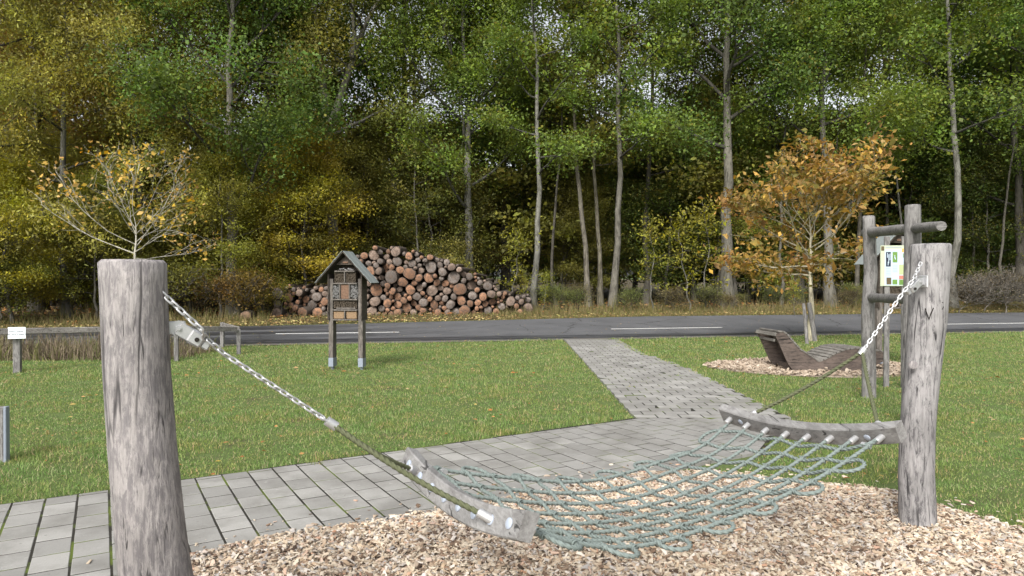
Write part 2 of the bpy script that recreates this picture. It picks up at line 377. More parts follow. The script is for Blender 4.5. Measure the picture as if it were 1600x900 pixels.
def lay(base, cells, hp, rot):
    """cells: (center, w, d) in world; pavers cut by the half planes hp"""
    c_, s_ = math.cos(rot), math.sin(rot); items = []
    for (cx, cy), w_, d_ in cells:
        q = [(cx + a * c_ - b * s_, cy + a * s_ + b * c_) for a, b in ((-w_ / 2, -d_ / 2), (w_ / 2, -d_ / 2), (w_ / 2, d_ / 2), (-w_ / 2, d_ / 2))]
        p = clip(q, hp); ar = area(p) if p else 0
        if ar < .004: continue
        items.append((math.hypot(cx, cy), (cx, cy), w_, d_, None if ar > w_ * d_ * .985 else p))
    items.sort(key=lambda i: i[0]); rest = MB()
    for k, (dist, (cx, cy), w_, d_, p) in enumerate(items):
        z = .030 + pr.uniform(-.0012, .0012); tl = (pr.gauss(0, .004), pr.gauss(0, .004), rot + pr.gauss(0, .006))
        if k >= 300 and p is None:
            q = [(cx + a * c_ - b * s_, cy + a * s_ + b * c_) for a, b in ((-w_ / 2, -d_ / 2), (w_ / 2, -d_ / 2), (w_ / 2, d_ / 2), (-w_ / 2, d_ / 2))]
            rest.prism(q, .0, z, 'z'); continue
        if k >= 300: rest.prism(p, .0, z, 'z'); continue
        if p is None:
            o = link('paver', paver_mesh(w_, d_), None, base); o.location = (cx, cy, z); o.rotation_euler = tl
        else:
            mb = MB(); mb.prism([(a - cx, b - cy) for a, b in p], -.03, 0, 'z'); o = mb.build('paver', M['paver'], base); o.location = (cx, cy, z)
    if rest.n:
        tag(rest.build('paver_field', M['paver'], base), kind='stuff')
def flat(name, poly, z, mat, kind='structure'):
    me = bpy.data.meshes.new(name); me.from_pydata([(a, b, z) for a, b in poly], [], [list(range(len(poly)))])
    return tag(link(name, me, mat), kind=kind)
V1, V0 = 5.96, 4.22
def uv(u, v): return (u * ca - v * sa, u * sa + v * ca)
base1 = flat('paved_path', [uv(-3.4, V0), uv(5.25, V0), (3.15, 7.85), (1.41, 7.87), uv(-3.4, V1)], .0272, M['joint'])
cells = []; A1, B1 = .197, .2632
for i in range(-16, 34):
    u = -.553 + A1 * (i + .5)
    off = 5.646 if (i % 2) == 0 else 5.646 + B1 / 2
    for k in range(-3, 9):
        v = off - B1 * (k + .5); cells.append((uv(u, v), A1 - .0135, B1 - .0155))
HP1 = [(-sa, ca, V1), (sa, -ca, -V0), (0, 1, 7.845), (.87, -.49, .87 * 2.3 - .49 * 6.35)]
lay(base1, cells, HP1, PA)
def p2right(Y): return np.interp(Y, [7.85, 9, 12, 14.8, 19.2], [3.2, 3.2, 3.15, 2.78, 2.72])
base2 = flat('footpath', [(1.42, 7.855), (3.2, 7.855), (3.2, 9), (3.15, 12), (2.78, 14.8), (2.72, 18.7), (1.42, 18.45)], .0284, M['joint'])
cells = []; W2, D2 = .268, .198
for r in range(54):
    y = 7.86 + D2 * (r + .5)
    for k in range(-1, 9):
        x = 1.42 + W2 * (k + .5 + (.5 if r % 2 else 0)); xr = float(p2right(y))
        if x - W2 / 2 < xr - .05: cells.append(((x, y), W2 - .015, D2 - .011))
HP2 = [(-1, 0, -1.42), (1, 0, 3.22), (.0, -1, -7.857), (-.05, 1, 18.6)]
lay(base2, cells, HP2, 0)
# ------------------------------------------------------------------ wood chip beds
CHIP_PX = [(215, 935), (238, 905), (285, 886), (319, 873), (362, 862), (408, 851), (459, 842), (506, 836), (552, 829), (600, 821), (650, 811), (700, 803), (800, 786), (900, 766), (1000, 747),
           (1080, 744), (1157, 747), (1232, 756), (1289, 762), (1345, 770), (1401, 776), (1440, 786), (1480, 803), (1540, 818), (1600, 838), (1700, 866), (1850, 905)]
chip_poly = [tuple(px(a, b)[:2]) for a, b in CHIP_PX] + [(4.4, 1.2), (-2.6, 1.2)]
flat('wood_chip_bed', chip_poly, .016, M['chip_far'])
LC = (5.62, 12.6); LA, LB = 1.95, 1.25
ell = [(LC[0] + LA * (1 + .06 * math.sin(3 * a)) * math.cos(a), LC[1] + LB * (1 + .05 * math.sin(4 * a + 1)) * math.sin(a)) for a in np.linspace(0, 2 * math.pi, 40, endpoint=False)]
flat('chip_patch', ell, .008, M['chip_far'])
def boxes(P, L, W_, T_, yaw, pit, rol):
    """many small tilted chips, tapering at one end: verts + faces"""
    n = len(P); base = np.array([(-1, -1, -1), (1, -.6, -1), (1, .6, -1), (-1, 1, -1), (-1, -1, 1), (1, -.6, 1), (1, .6, 1), (-1, 1, 1)], float)
    v = base[None] * np.stack([L, W_, T_], 1)[:, None, :] / 2
    v[:, :, 1] += (RNG.uniform(-.25, .25, (n, 8)) * W_[:, None]); v[:, :, 0] += RNG.uniform(-.15, .15, (n, 8)) * L[:, None]
    cr, sr = np.cos(rol)[:, None], np.sin(rol)[:, None]; y, z = v[..., 1] * cr - v[..., 2] * sr, v[..., 1] * sr + v[..., 2] * cr; x = v[..., 0]
    cp, sp_ = np.cos(pit)[:, None], np.sin(pit)[:, None]; x, z = x * cp + z * sp_, -x * sp_ + z * cp
    cy, sy = np.cos(yaw)[:, None], np.sin(yaw)[:, None]; x, y = x * cy - y * sy, x * sy + y * cy
    V = np.stack([x, y, z], -1) + P[:, None, :]
    f = np.array([(4, 5, 6, 7), (0, 1, 5, 4), (1, 2, 6, 5), (2, 3, 7, 6), (3, 0, 4, 7)])
    F = (f[None] + (np.arange(n) * 8)[:, None, None]).reshape(-1, 4)
    return V.reshape(-1, 3), F
def cards_(P, L, W_, T_, yaw, pit, rol):
    """far chips: a top face and the two sides that face the camera"""
    V, F = boxes(P, L, W_, T_, yaw, pit, rol); F = F.reshape(-1, 5, 4); Vn = V.reshape(-1, 8, 3)
    keep = []
    ce = Vn.mean(1)
    for j in range(1, 5):
        q = V[F[:, j]]; n_ = np.cross(q[:, 1] - q[:, 0], q[:, 3] - q[:, 0]); keep.append((n_ * (np.array([0, 0, 1.6]) - ce)).sum(1) > 0)
    return V, np.concatenate([F[:, 0]] + [F[k_, j + 1] for j, k_ in enumerate(keep)])
def chips(name, n, box, poly, size, zmax, mat, stray=0, cards=False):
    X = RNG.uniform(box[0], box[1], n); Y = box[2] + (box[3] - box[2]) * RNG.uniform(0, 1, n) ** .9
    k = in_poly(X + RNG.normal(0, .025, n), Y + RNG.normal(0, .025, n), poly)
    if stray: k |= (in_poly(X + RNG.normal(0, .22, n), Y + RNG.normal(0, .22, n), poly) & (RNG.uniform(0, 1, n) < stray))
    k &= np.abs(X) < Y * .83 + .8
    X, Y = X[k], Y[k]; n = len(X); ins = in_poly(X, Y, poly)
    sc = np.clip(np.exp(RNG.normal(0, .52, n)), .3, 2.2) * size
    mound = lowfreq(X, Y, 5, .8) * .012 + .012
    Z = np.where(ins, np.maximum(mound, 0) + RNG.uniform(.012, zmax, n), .036)
    flt = np.where(ins, 1, .15)
    V, F = (cards_ if cards else boxes)(np.stack([X, Y, Z], 1), sc * RNG.uniform(.8, 1.5, n), sc * RNG.uniform(.35, .75, n), sc * RNG.uniform(.1, .28, n),
                 RNG.uniform(0, 6.28, n), RNG.normal(0, .38, n) * flt, RNG.normal(0, .45, n) * flt)
    return tag(link(name, mesh_np(name, V, [F]), mat), kind='stuff')
chips('wood_chips', 225000, (-2.6, 4.6, 1.9, 6.3), chip_poly, .0182, .036, M['chip'], .06, True)
chips('old_wood_chips', 16000, (3.4, 8.2, 11.4, 14.6), ell, .036, .045, M['chip_far'], 0, True)
# ------------------------------------------------------------------ grass
def lawn_mask(X, Y):
    s, t = st(X, Y); n = lowfreq(X, Y, 11, 1.0)
    ok = (t < -3.55 + .12 * n) & (Y > 2)
    u = X * ca + Y * sa; v = -X * sa + Y * ca; j = RNG.normal(0, .018, len(X)) + .02 * n
    p1 = (v < V1 + j) & (v > V0 - .2) & (Y < 7.86) & (.87 * X - .49 * Y < .87 * 2.3 - .49 * 6.35 + j)
    p2 = (X > 1.42 + j) & (X < p2right(Y) + j * 2 - .03) & (Y > 7.8) & (Y < 19.3)
    chip = in_poly(X + RNG.normal(0, .045, len(X)), Y + RNG.normal(0, .045, len(X)), chip_poly)
    lou = in_poly(X + RNG.normal(0, .07, len(X)), Y + RNG.normal(0, .07, len(X)), ell)
    below = (v <= V0 - .1) & (X < 1.0)                     # nearer than the first path, on the camera's side
    return ok & ~p1 & ~p2 & ~chip & ~lou & ~below & (np.abs(X) < Y * .86 + 3.0)
def blades(name, X, Y, Z, wd, ht, mat, lean=.5, two=False):
    n = len(X); a = RNG.uniform(0, 6.28, n); l = RNG.normal(0, lean, n); b = RNG.uniform(0, 6.28, n)
    dx, dy = np.cos(a) * wd / 2, np.sin(a) * wd / 2
    tx, ty = np.cos(b) * np.sin(l) * ht, np.sin(b) * np.sin(l) * ht; tz = np.abs(np.cos(l)) * ht
    if not two:
        V = np.stack([np.stack([X - dx, Y - dy, Z], 1), np.stack([X + dx, Y + dy, Z], 1), np.stack([X + tx, Y + ty, Z + tz], 1)], 1).reshape(-1, 3)
        F = [np.arange(3 * n).reshape(-1, 3)]
    else:
        V = np.stack([np.stack([X - dx, Y - dy, Z], 1), np.stack([X + dx, Y + dy, Z], 1), np.stack([X + tx * .4 + dx * .7, Y + ty * .4 + dy * .7, Z + tz * .6], 1),
                      np.stack([X + tx * .4 - dx * .7, Y + ty * .4 - dy * .7, Z + tz * .6], 1), np.stack([X + tx, Y + ty, Z + tz * .92], 1)], 1).reshape(-1, 3)
        k = np.arange(n)[:, None] * 5; F = [k + np.array([[0, 1, 2, 3]]), k + np.array([[3, 2, 4]])]
    return tag(link(name, mesh_np(name, V, F), mat), kind='stuff')
def sample(n, y0, y1, xr, power=1.0):
    Y = y0 + (y1 - y0) * RNG.uniform(0, 1, n) ** power; X = RNG.uniform(-1, 1, n) * (Y * .86 + 3)
    return X, Y
Xs, Ys = [], []
for y0, y1, dens in ((3.2, 6, 3600), (6, 8.5, 3000), (8.5, 12, 1700), (12, 16, 1000), (16, 23, 620)):
    ar = (y1 - y0) * 2 * ((y0 + y1) / 2 * .86 + 3); n = int(ar * dens); X, Y = sample(n, y0, y1, None)
    pn = lowfreq(X, Y, 21, .7) * .8 + lowfreq(X, Y, 22, .25) * .5 + RNG.normal(0, .4, n); k = lawn_mask(X, Y) & (pn > -.72); Xs.append(X[k]); Ys.append(Y[k])
X, Y = np.concatenate(Xs), np.concatenate(Ys)
# tufts in the joints of the paving
for tx, ty, tn in ((1145, 622, 260), (122, 782, 120), (493, 730, 160), (928, 585, 150), (960, 543, 120), (1060, 590, 150), (985, 608, 60), (1010, 600, 80)):
    q = px(tx, ty); X = np.append(X, RNG.normal(q.x, .05, tn)); Y = np.append(Y, RNG.normal(q.y, .03, tn))
q1 = lowfreq(X, Y, 31, 1.6)
ht = (.022 + .011 * q1 + .0010 * Y) * RNG.uniform(.55, 1.5, len(X)); edge = np.exp(-np.abs((-X * sa + Y * ca) - V1 - .12) / .12) * (X < 1.6) + np.exp(-np.abs(X - p2right(Y)) / .12) * (Y > 8); ht = np.clip(ht * (1 + .7 * edge), .014, .13)
tuft = RNG.uniform(0, 1, len(X)); ht = np.where((tuft > .93) & (q1 > .2), ht * 1.7, ht)
blades('lawn_grass', X, Y, np.full(len(X), .004), .0042 + .00065 * Y, ht, M['grass'], 1.0)
# far verge
n = 60000; s_ = RNG.uniform(-34, 44, n); t_ = 3.45 + np.abs(RNG.normal(0, 1.1, n)); X, Y = xy(s_, t_)
px_ = 800 + FPX * X / Y; lowv = np.where((px_ > 420) & (px_ < 780), .35, 1.)
blades('verge_grass', X, Y, gz(X, Y), .028, lowv * (RNG.uniform(.05, .15, n) + np.clip(t_ - 4.0, 0, 2.5) * RNG.uniform(0, .42, n)), M['verge'], .5)
n = 15000; X = RNG.uniform(-16, -6.75, n); Y = 14.6 + RNG.uniform(-.9, 1.2, n) + .0 * X
kk = (X < -7.1) | (RNG.uniform(0, 1, n) < .4)
X, Y = X[kk], Y[kk]; n = len(X)
blades('dead_grass', X, Y, np.zeros(n), .014, np.clip(.27 + .24 * lowfreq(X, Y, 51, .9), .06, .6) * RNG.uniform(.3, 1.6, n), M['dry'], .6, True)
# fallen leaves
def leafcards(name, X, Y, Z, size, mat, tilt=.35):
    n = len(X); a = RNG.uniform(0, 6.28, n); base = np.array([(-1, 0, 0), (0, -.55, .16), (1, 0, 0), (0, .55, .16)], float)
    v = base[None] * size[:, None, None] / 2; ti = RNG.normal(0, tilt, n)[:, None]
    x, y, z = v[..., 0], v[..., 1] * np.cos(ti) - v[..., 2] * np.sin(ti), v[..., 1] * np.sin(ti) + v[..., 2] * np.cos(ti)
    c_, s2 = np.cos(a)[:, None], np.sin(a)[:, None]
    V = np.stack([x * c_ - y * s2, x * s2 + y * c_, z], -1) + np.stack([X, Y, Z], 1)[:, None]
    return tag(link(name, mesh_np(name, V.reshape(-1, 3), [np.arange(4 * n).reshape(-1, 4)]), mat), kind='stuff')
n = 7500; X, Y = sample(n, 4.5, 21, None, .75); k = lawn_mask(X, Y) & (lowfreq(X, Y, 41, 3) + RNG.normal(0, .6, n) > .1); X, Y = X[k], Y[k]
leafcards('fallen_leaves', X, Y, RNG.uniform(.03, .055, len(X)), np.clip(np.exp(RNG.normal(math.log(.036), .5, len(X))), .02, .10), M['fallen'])
n = 9000; s_ = RNG.uniform(-34, 44, n); t_ = 3.45 + np.abs(RNG.normal(0, .75, n)); X, Y = xy(s_, t_)
leafcards('roadside_leaves', X, Y, gz(X, Y) + RNG.uniform(.02, .09, n), RNG.uniform(.06, .12, n), M['fallen_y'], .6)
n = 700; s_ = RNG.uniform(-24, 30, n); t_ = RNG.uniform(-3.6, 3.4, n); X, Y = xy(s_, t_)
leafcards('leaves_on_road', X, Y, gz(X, Y) + .022, RNG.uniform(.03, .08, n), M['fallen_y'], .15)
n = 9000; s_ = RNG.uniform(-34, 44, n); t_ = RNG.uniform(4.5, 16, n); X, Y = xy(s_, t_)
leafcards('forest_leaf_litter', X, Y, gz(X, Y) + RNG.uniform(.02, .12, n), RNG.uniform(.10, .2, n), M['fallen'], .6)
# ------------------------------------------------------------------ hammock posts
def post_mesh(name, path, mat, parent=None, n=28, seed=0, bev=.012, namp=.03, rings=30):
    """path: list of (x,y,z,r) bottom to top"""
    r_ = np.random.default_rng(seed); P = np.array(path, float); zz = np.linspace(P[0, 2], P[-1, 2], rings)
    cx = np.interp(zz, P[:, 2], P[:, 0]); cy = np.interp(zz, P[:, 2], P[:, 1]); rr = np.interp(zz, P[:, 2], P[:, 3])
    cx = np.append(cx, cx[-1]); cy = np.append(cy, cy[-1]); zz = np.append(zz, zz[-1] + bev); rr = np.append(rr, rr[-1] - bev * .9)
    a = np.linspace(0, 2 * np.pi, n, endpoint=False); V = []
    ph = r_.uniform(0, 6.28, 4)
    for i in range(len(zz)):
        m = 1 + namp * (.6 * np.sin(2 * a + ph[0] + zz[i] * 1.3) + .4 * np.sin(3 * a + ph[1] - zz[i] * 2.1) + .3 * np.sin(5 * a + ph[2] + zz[i] * 5)) + r_.normal(0, .004, n)
        V.append(np.stack([cx[i] + rr[i] * m * np.cos(a), cy[i] + rr[i] * m * np.sin(a), np.full(n, zz[i])], 1))
    V = np.concatenate(V); I = np.arange(len(zz) * n).reshape(-1, n); R = np.roll(I, -1, 1)
    F = np.stack([I[:-1], R[:-1], R[1:], I[1:]], -1).reshape(-1, 4)
    me = mesh_np(name, V, [F, I[-1][None], I[0][::-1][None]], True); me.set_sharp_from_angle(angle=rad(50))
    return link(name, me, mat, parent)
U = Vector((.897, .443, 0)).normalized(); Wd = Vector((-U.y, U.x, 0)); UP = Vector((0, 0, 1))
lp = thing('wooden_post', 'thick weathered post close by on the left, holding the hammock', 'post', (-1.27, 2.5, 0), group='round hammock posts')
post_mesh('shaft', [(.02, 0, -.1, .123), (-.012, 0, .35, .121), (-.050, 0, .6, .119), (-.083, 0, .95, .115), (-.105, 0, 1.25, .113), (-.118, 0, 1.667, .113)], M['post'], lp, 32, 2)
rp = thing('wooden_post', 'cracked grey post standing in the wood chips at right, holding the hammock', 'post', (2.64, 4.43, 0), group='round hammock posts')
post_mesh('shaft', [(0, 0, -.1, .115), (0, 0, .02, .113), (-.012, 0, .37, .106), (-.003, 0, .67, .104), (.030, 0, 1.09, .109), (.056, 0, 1.4, .115), (.078, 0, 1.832, .117)], M['post2'], rp, 32, 5, namp=.045)
def disc(mb, c, d, r, h, n=16, dome=.35):
    d = Vector(d).normalized(); c = Vector(c)
    mb.tube([c, c + d * h * (1 - dome), c + d * h], [r, r, r * .75], n)
mb = MB(); disc(mb, px(1427, 570, 4.335) - Vector((2.64, 4.43, 0)), (-.35, -1, 0), .026, .018, 20, .1)
mb.build('wood_plug', M['post'], rp, True)
mb = MB()                                             # the carved V and C in the grain
def carve(mb, pts, Y=4.318):
    q = [px(a, b, Y) - Vector((2.64, 4.43, 0)) for a, b in pts]; mb.tube(q, .0035, 5)
carve(mb, [(1446, 482), (1449, 491), (1452, 499), (1455, 490), (1459, 481)]); carve(mb, [(1474, 473), (1470, 472), (1467.5, 477), (1469, 483), (1473, 483), (1474.5, 479)], 4.326)
mb.build('carved_letter', M['hole'], rp)
def frame_mat(d, up=UP):
    d = d.normalized(); s_ = d.cross(up).normalized(); u_ = s_.cross(d); return Matrix((d, s_, u_)).transposed()   # columns: along, side, up
def bracket(owner, at, d, s=1.0):
    """steel eye plate on the post with a hinged clevis block pointing along d"""
    o0 = owner.location; R = frame_mat(d); hd = Vector((d.x, d.y, 0)).normalized(); R0 = frame_mat(hd); at = Vector(at) - o0
    br = bpy.data.objects.new('bracket', None); COL.objects.link(br); br.parent = owner
    mb = MB(); mb.box(at + R0 @ Vector((-.012, 0, 0)), (.012, .07 * s, .085 * s), R0, .004); mb.box(at + R0 @ Vector((.022, 0, 0)), (.07 * s, .014, .05 * s), R0, .004)
    p = at + R0 @ Vector((.034 * s, 0, -.003)); mb.tube([p + R0 @ Vector((0, -.009, 0)), p + R0 @ Vector((0, .009, 0))], .030 * s, 20)
    mb.build('eye_plate', M['steel'], br, True)
    mb = MB(); mb.tube([p + R0 @ Vector((0, -.021, 0)), p + R0 @ Vector((0, .021, 0))], .011, 12); mb.tube([p + R0 @ Vector((0, -.027, 0)), p + R0 @ Vector((0, .027, 0))], .0065, 6); mb.build('bolt', M['chrome'], br, True)
    mb = MB()
    for sd_ in (-1, 1):
        mb.box(p + R @ Vector((.036 * s, sd_ * .0155, 0)), (.08 * s, .007, .050 * s), R, .003)
    mb.box(p + R @ Vector((.070 * s, 0, 0)), (.056 * s, .05 * s, .056 * s), R, .007); mb.build('clevis_block', M['chrome'], br, True, 30)
    mb = MB(); q = p + R @ Vector((.074 * s, 0, -.002)); mb.tube([q + R @ Vector((0, -.031, 0)), q + R @ Vector((0, .031, 0))], .0085, 12); mb.build('pin_hole', M['hole'], br)
    mb = MB(); mb.box(p + R @ Vector((.113 * s, 0, -.002)), (.030 * s, .034 * s, .038 * s), R, .005); mb.build('swivel_end', M['chrome'], br)
    return o0 + p + R @ Vector((.128 * s, 0, 0))
# ------------------------------------------------------------------ hammock
ham = thing('rope_hammock', 'rope net hammock slung between two thick posts above the wood chips', 'hammock', (.72, 3.44, 0))
HO = Vector(ham.location)
C1, C2 = Vector((-.23, 2.9, 0)), Vector((1.68, 3.96, 0))
AX = (C2 - C1); LEN = AX.length; AX.normalize(); WX = Vector((-AX.y, AX.x, 0)); HL = .592
def bar_z(end, f):
    """f from -1 (near camera) to +1 (far)"""
    n_, fz, sag = ((.742, .712, .075) if end == 0 else (.842, .742, .062))
    return n_ + (fz - n_) * (f + 1) / 2 - sag * (1 - f * f)
def hpos(s, f):
    """s 0..1 from left to right bar; f -1..1 near to far"""
    z = bar_z(0, f) * (1 - s) + bar_z(1, f) * s - .93 * s * (1 - s) * (1 - .15 * (s - .5))
    z += f * (.055 if f > 0 else .040) * math.exp(-((s - .24) / .2) ** 2) - .06 * max(f, 0) * math.exp(-((s - .86) / .13) ** 2)
    z += .02 * math.sin(7 * s + 3 * f) * s * (1 - s) * 4 * .3
    pinch = 1 - .10 * math.sin(math.pi * s)
    p = C1 + AX * (LEN * s) + WX * (f * HL * pinch)
    return Vector((p.x, p.y, z))
def rope(name, pts, r, mat, parent, pitch=.062, ns=3, nv=12, step=None):
    P = np.array([tuple(p) for p in pts], float); d = np.r_[0, np.cumsum(np.linalg.norm(np.diff(P, axis=0), axis=1))]
    stp = step or pitch / 9; n = max(3, int(d[-1] / stp)); q = np.linspace(0, d[-1], n)
    # smooth resample (Catmull-like by repeated averaging of a dense linear resample)
    Q = np.stack([np.interp(q, d, P[:, k]) for k in range(3)], 1)
    for _ in range(3): Q[1:-1] = (Q[:-2] + 2 * Q[1:-1] + Q[2:]) / 4
    T = np.gradient(Q, axis=0); T /= np.linalg.norm(T, axis=1)[:, None] + 1e-12
    u = np.cross(T[0], (0, 0, 1.)); u = u if np.linalg.norm(u) > .1 else np.cross(T[0], (1., 0, 0)); u /= np.linalg.norm(u); Us = []
    for k in range(n):
        u = u - T[k] * (u @ T[k]); u /= np.linalg.norm(u); Us.append(u)
    Us = np.array(Us); Vs = np.cross(T, Us)
    lob = np.array([.55, 1., 1.12, 1.]); lob = np.tile(lob, ns)[:nv] if nv == 4 * ns else np.ones(nv)
    a = np.linspace(0, 2 * np.pi, nv, endpoint=False)[None] + (q / pitch * 2 * np.pi / 1)[:, None]
    W_ = (Us[:, None] * np.cos(a)[..., None] + Vs[:, None] * np.sin(a)[..., None]) * (r * lob)[None, :, None] + Q[:, None]
    I = np.arange(n * nv).reshape(n, nv); R = np.roll(I, -1, 1)
    F = np.stack([I[:-1], R[:-1], R[1:], I[1:]], -1).reshape(-1, 4)
    me = mesh_np(name, W_.reshape(-1, 3) - np.array(HO), [F, I[0][::-1][None], I[-1][None]], True)
    return link(name, me, mat, parent)
# spreader bars (cut to an arc)
for e in (0, 1):
    mb = MB(); N = 22; V = []; F = []; th, hh = .032, .053
    cen = C1 if e == 0 else C2; tilt = rad(-20 if e == 0 else 16)
    outw = -AX if e == 0 else AX
    a_ = (outw * math.cos(tilt) + UP * math.sin(tilt)); b_ = (UP * math.cos(tilt) - outw * math.sin(tilt))
    if e == 0: a_ = outw * math.cos(rad(22)) + UP * math.sin(rad(22)); b_ = UP * math.cos(rad(22)) - outw * math.sin(rad(22))
    else: a_ = outw * math.cos(rad(30)) + UP * math.sin(rad(30)); b_ = UP * math.cos(rad(30)) - outw * math.sin(rad(30))
    ch = .006
    prof = [(-th, -hh + ch), (-th + ch, -hh), (th - ch, -hh), (th, -hh + ch), (th, hh - ch), (th - ch, hh), (-th + ch, hh), (-th, hh - ch)]
    for i in range(N + 1):
        f = -1.0 + 2 * i / N; c = cen + WX * (f * HL); c.z = bar_z(e, f)
        V += [c + a_ * p + b_ * q - HO for p, q in prof]
    for i in range(N): F += [(i * 8 + k, i * 8 + (k + 1) % 8, i * 8 + 8 + (k + 1) % 8, i * 8 + 8 + k) for k in range(8)]
    F += [tuple(reversed(range(8))), tuple(range(N * 8, N * 8 + 8))]
    mb.add(V, F); bar = mb.build('spreader_bar', M['bar'], ham, True, 30)
    FR = [-.86 + 1.72 * k / 7 for k in range(8)]
    for k, f in enumerate(FR):      # ferrules towards the net, bolt heads outside
        c = cen + WX * (f * HL); c.z = bar_z(e, f); dn = hpos(.06 if e == 0 else .94, f) - hpos(0 if e == 0 else 1, f); dn.normalize()
        mb = MB(); p0 = c - a_ * (th - .004); mb.tube([p0 - HO, p0 + dn * .05 - HO, p0 + dn * .054 - HO], [.0165, .0165, .013], 14); mb.build('ferrule', M['chrome'], ham, True)
        mb = MB(); disc(mb, c + a_ * (th - .002) - HO, a_, .0205, .010, 16); mb.build('bolt_cap', M['cap'], ham, True)
    for f in (-.72, .72):
        c = cen + WX * (f * HL); c.z = bar_z(e, f)
        mb = MB(); disc(mb, c - a_ * (th - .002) - HO, -a_, .018, .006, 16); mb.build('bolt_cap', M['cap'], ham, True)
# lengthwise ropes
RR = .0098
for f in FR:
    rope('lengthwise_rope', [hpos(.012 + .976 * k / 40, f) for k in range(41)], RR, M['rope'], ham, .088)
# cross rope weaving from side to side with loops
NR = 15; rows = [1 - (.055 + .885 * i / (NR - 1)) for i in range(NR)]
F8 = .86; pts = []
def ov(f, i):          # over or under each lengthwise rope
    k = (f + F8) / (2 * F8) * 7; return RR * 1.05 * math.cos(math.pi * (k + i))
for i, s in enumerate(rows):
    d = 1 if i % 2 == 0 else -1
    for k in range(57):
        f = -F8 + 2 * F8 * k / 56; f *= d
        sk = s + .008 * math.sin(3.1 * f + i)
        p = hpos(sk, f); p.z += ov(f, 0 if d > 0 else 1) * .9; pts.append(p)
    if i < NR - 1:
        s2 = rows[i + 1]; rl = abs(s2 - s) * LEN / 2
        for k in range(1, 14):
            a = math.pi * k / 14; ff = F8 + (.105 + .02 * math.sin(i * 2.3)) / HL * math.sin(a) ** .8
            p = hpos(s + (s2 - s) * (1 - math.cos(a)) / 2, ff * d); p.z -= .022 * math.sin(a); pts.append(p)
pts[0:0] = [hpos(rows[0] + .03, -F8)]
rope('cross_rope', pts, RR, M['rope'], ham, .088)
# wraps where the ropes pass through each other
wm = None
for i, s in enumerate(rows):
    for j, f in enumerate(FR):
        p = hpos(s + .008 * math.sin(3.1 * f + i), f); tdir = (hpos(s - .01, f) - hpos(s + .01, f)).normalized()
        if wm is None:
            q = MB(); H = [Vector((.026 * k / 19 - .013, math.cos(k * .75) * RR * 1.25, math.sin(k * .75) * RR * 1.25)) for k in range(20)]
            q.tube(H, RR * .42, 6); w0 = q.build('rope_splice', M['rope'], ham, True, 80); wm = w0.data; o = w0
        else: o = link('rope_splice', wm, None, ham)
        dd = (tdir * .35 + WX).normalized()
        o.matrix_local = Matrix.Translation(p - HO) @ frame_mat(dd).to_4x4()
for s, f in ((rows[0] - .0, -.83), (rows[-1] + .004, .83)):
    c = hpos(s, f); q = MB(); q.tube([c - WX * .022 - HO, c + WX * .022 - HO], .0155, 14); q.build('rope_clamp', M['chrome'], ham, True)
# suspension ropes, sleeves, chains
link_me = None
def chain(owner, pts, pitch=.0285, name='chain'):
    global link_me
    P = [Vector(p) for p in pts]; d = [0]
    for a, b in zip(P, P[1:]): d.append(d[-1] + (b - a).length)
    ce = bpy.data.objects.new(name, None); COL.objects.link(ce); ce.parent = owner
    n = int(round(d[-1] / pitch))
    for k in range(n + 1):
        q = d[-1] * k / n; j = max(i for i in range(len(d) - 1) if d[i] <= q + 1e-9); f = (q - d[j]) / (d[j + 1] - d[j]); c = P[j].lerp(P[j + 1], f); t_ = (P[j + 1] - P[j]).normalized()
        if link_me is None:
            mb = MB(); a_, b_ = .0100, .0085
            ring = [Vector((a_ * (1 if math.cos(x) >= 0 else -1) * (1 if abs(math.cos(x)) > .01 else 0) + b_ * math.cos(x), b_ * math.sin(x), 0)) for x in np.linspace(0, 2 * math.pi, 17)]
            mb.tube(ring, .0042, 7, False); o = mb.build('chain_link', M['chrome'], ce, True, 80); link_me = o.data
        else: o = link('chain_link', link_me, None, ce)
        roll = Matrix.Rotation(math.pi / 4 + (math.pi / 2 if k % 2 else 0), 3, 'X')
        o.matrix_local = Matrix.Translation(c - HO) @ (frame_mat(t_) @ roll).to_4x4()
def hang(apex, top, brk, mid, e, attach_f):
    cen = C1 if e == 0 else C2; outw = -AX if e == 0 else AX
    a_ = outw * math.cos(rad(22 if e == 0 else 30)) + UP * math.sin(rad(22 if e == 0 else 30))
    for f in attach_f:
        c = cen + WX * (f * HL); c.z = bar_z(e, f); c = c + a_ * .028; dn = (apex - c).normalized()
        q = MB(); q.tube([c - HO, c + dn * .058 - HO, c + dn * .062 - HO], [.0185, .0185, .0145], 14); q.build('rope_sleeve', M['chrome'], ham, True)
        L = (apex - c).length; pp = []
        for k in range(21):
            g = k / 20; p = (c + dn * .03).lerp(apex, g); p.z -= .02 * math.sin(math.pi * g); pp.append(p)
        rope('suspension_rope', pp, .0112, M['rope_olive'], ham, .085)
    dirc = (mid[0] - apex).normalized()
    q = MB(); q.tube([apex - dirc * .022 - HO, apex + dirc * .026 - HO], .0195, 16); q.build('end_sleeve', M['chrome'], ham, True)
    ring = [apex + dirc * (.040 + .016 * math.cos(x)) + UP.cross(dirc).normalized() * .013 * math.sin(x) - HO for x in np.linspace(0, 2 * math.pi, 15)]
    q = MB(); q.tube(ring, .0045, 7, False); q.build('thimble', M['chrome'], ham, True, 80)
    chain(ham, [apex + dirc * .055] + mid + [top])
apexL = Vector((-.731, 2.766, 1.022)); topL = Vector((-1.277, 2.50, 1.553))
dL = Vector((U.x, U.y, -.66)).normalized()
eL = bracket(lp, Vector((-1.281, 2.546, 1.427)), dL, 1.0)
mL = [eL.lerp(apexL, .12) + UP * .004, eL + Vector((-.005, -.03, .035)), Vector((-1.16, 2.54, 1.425))]
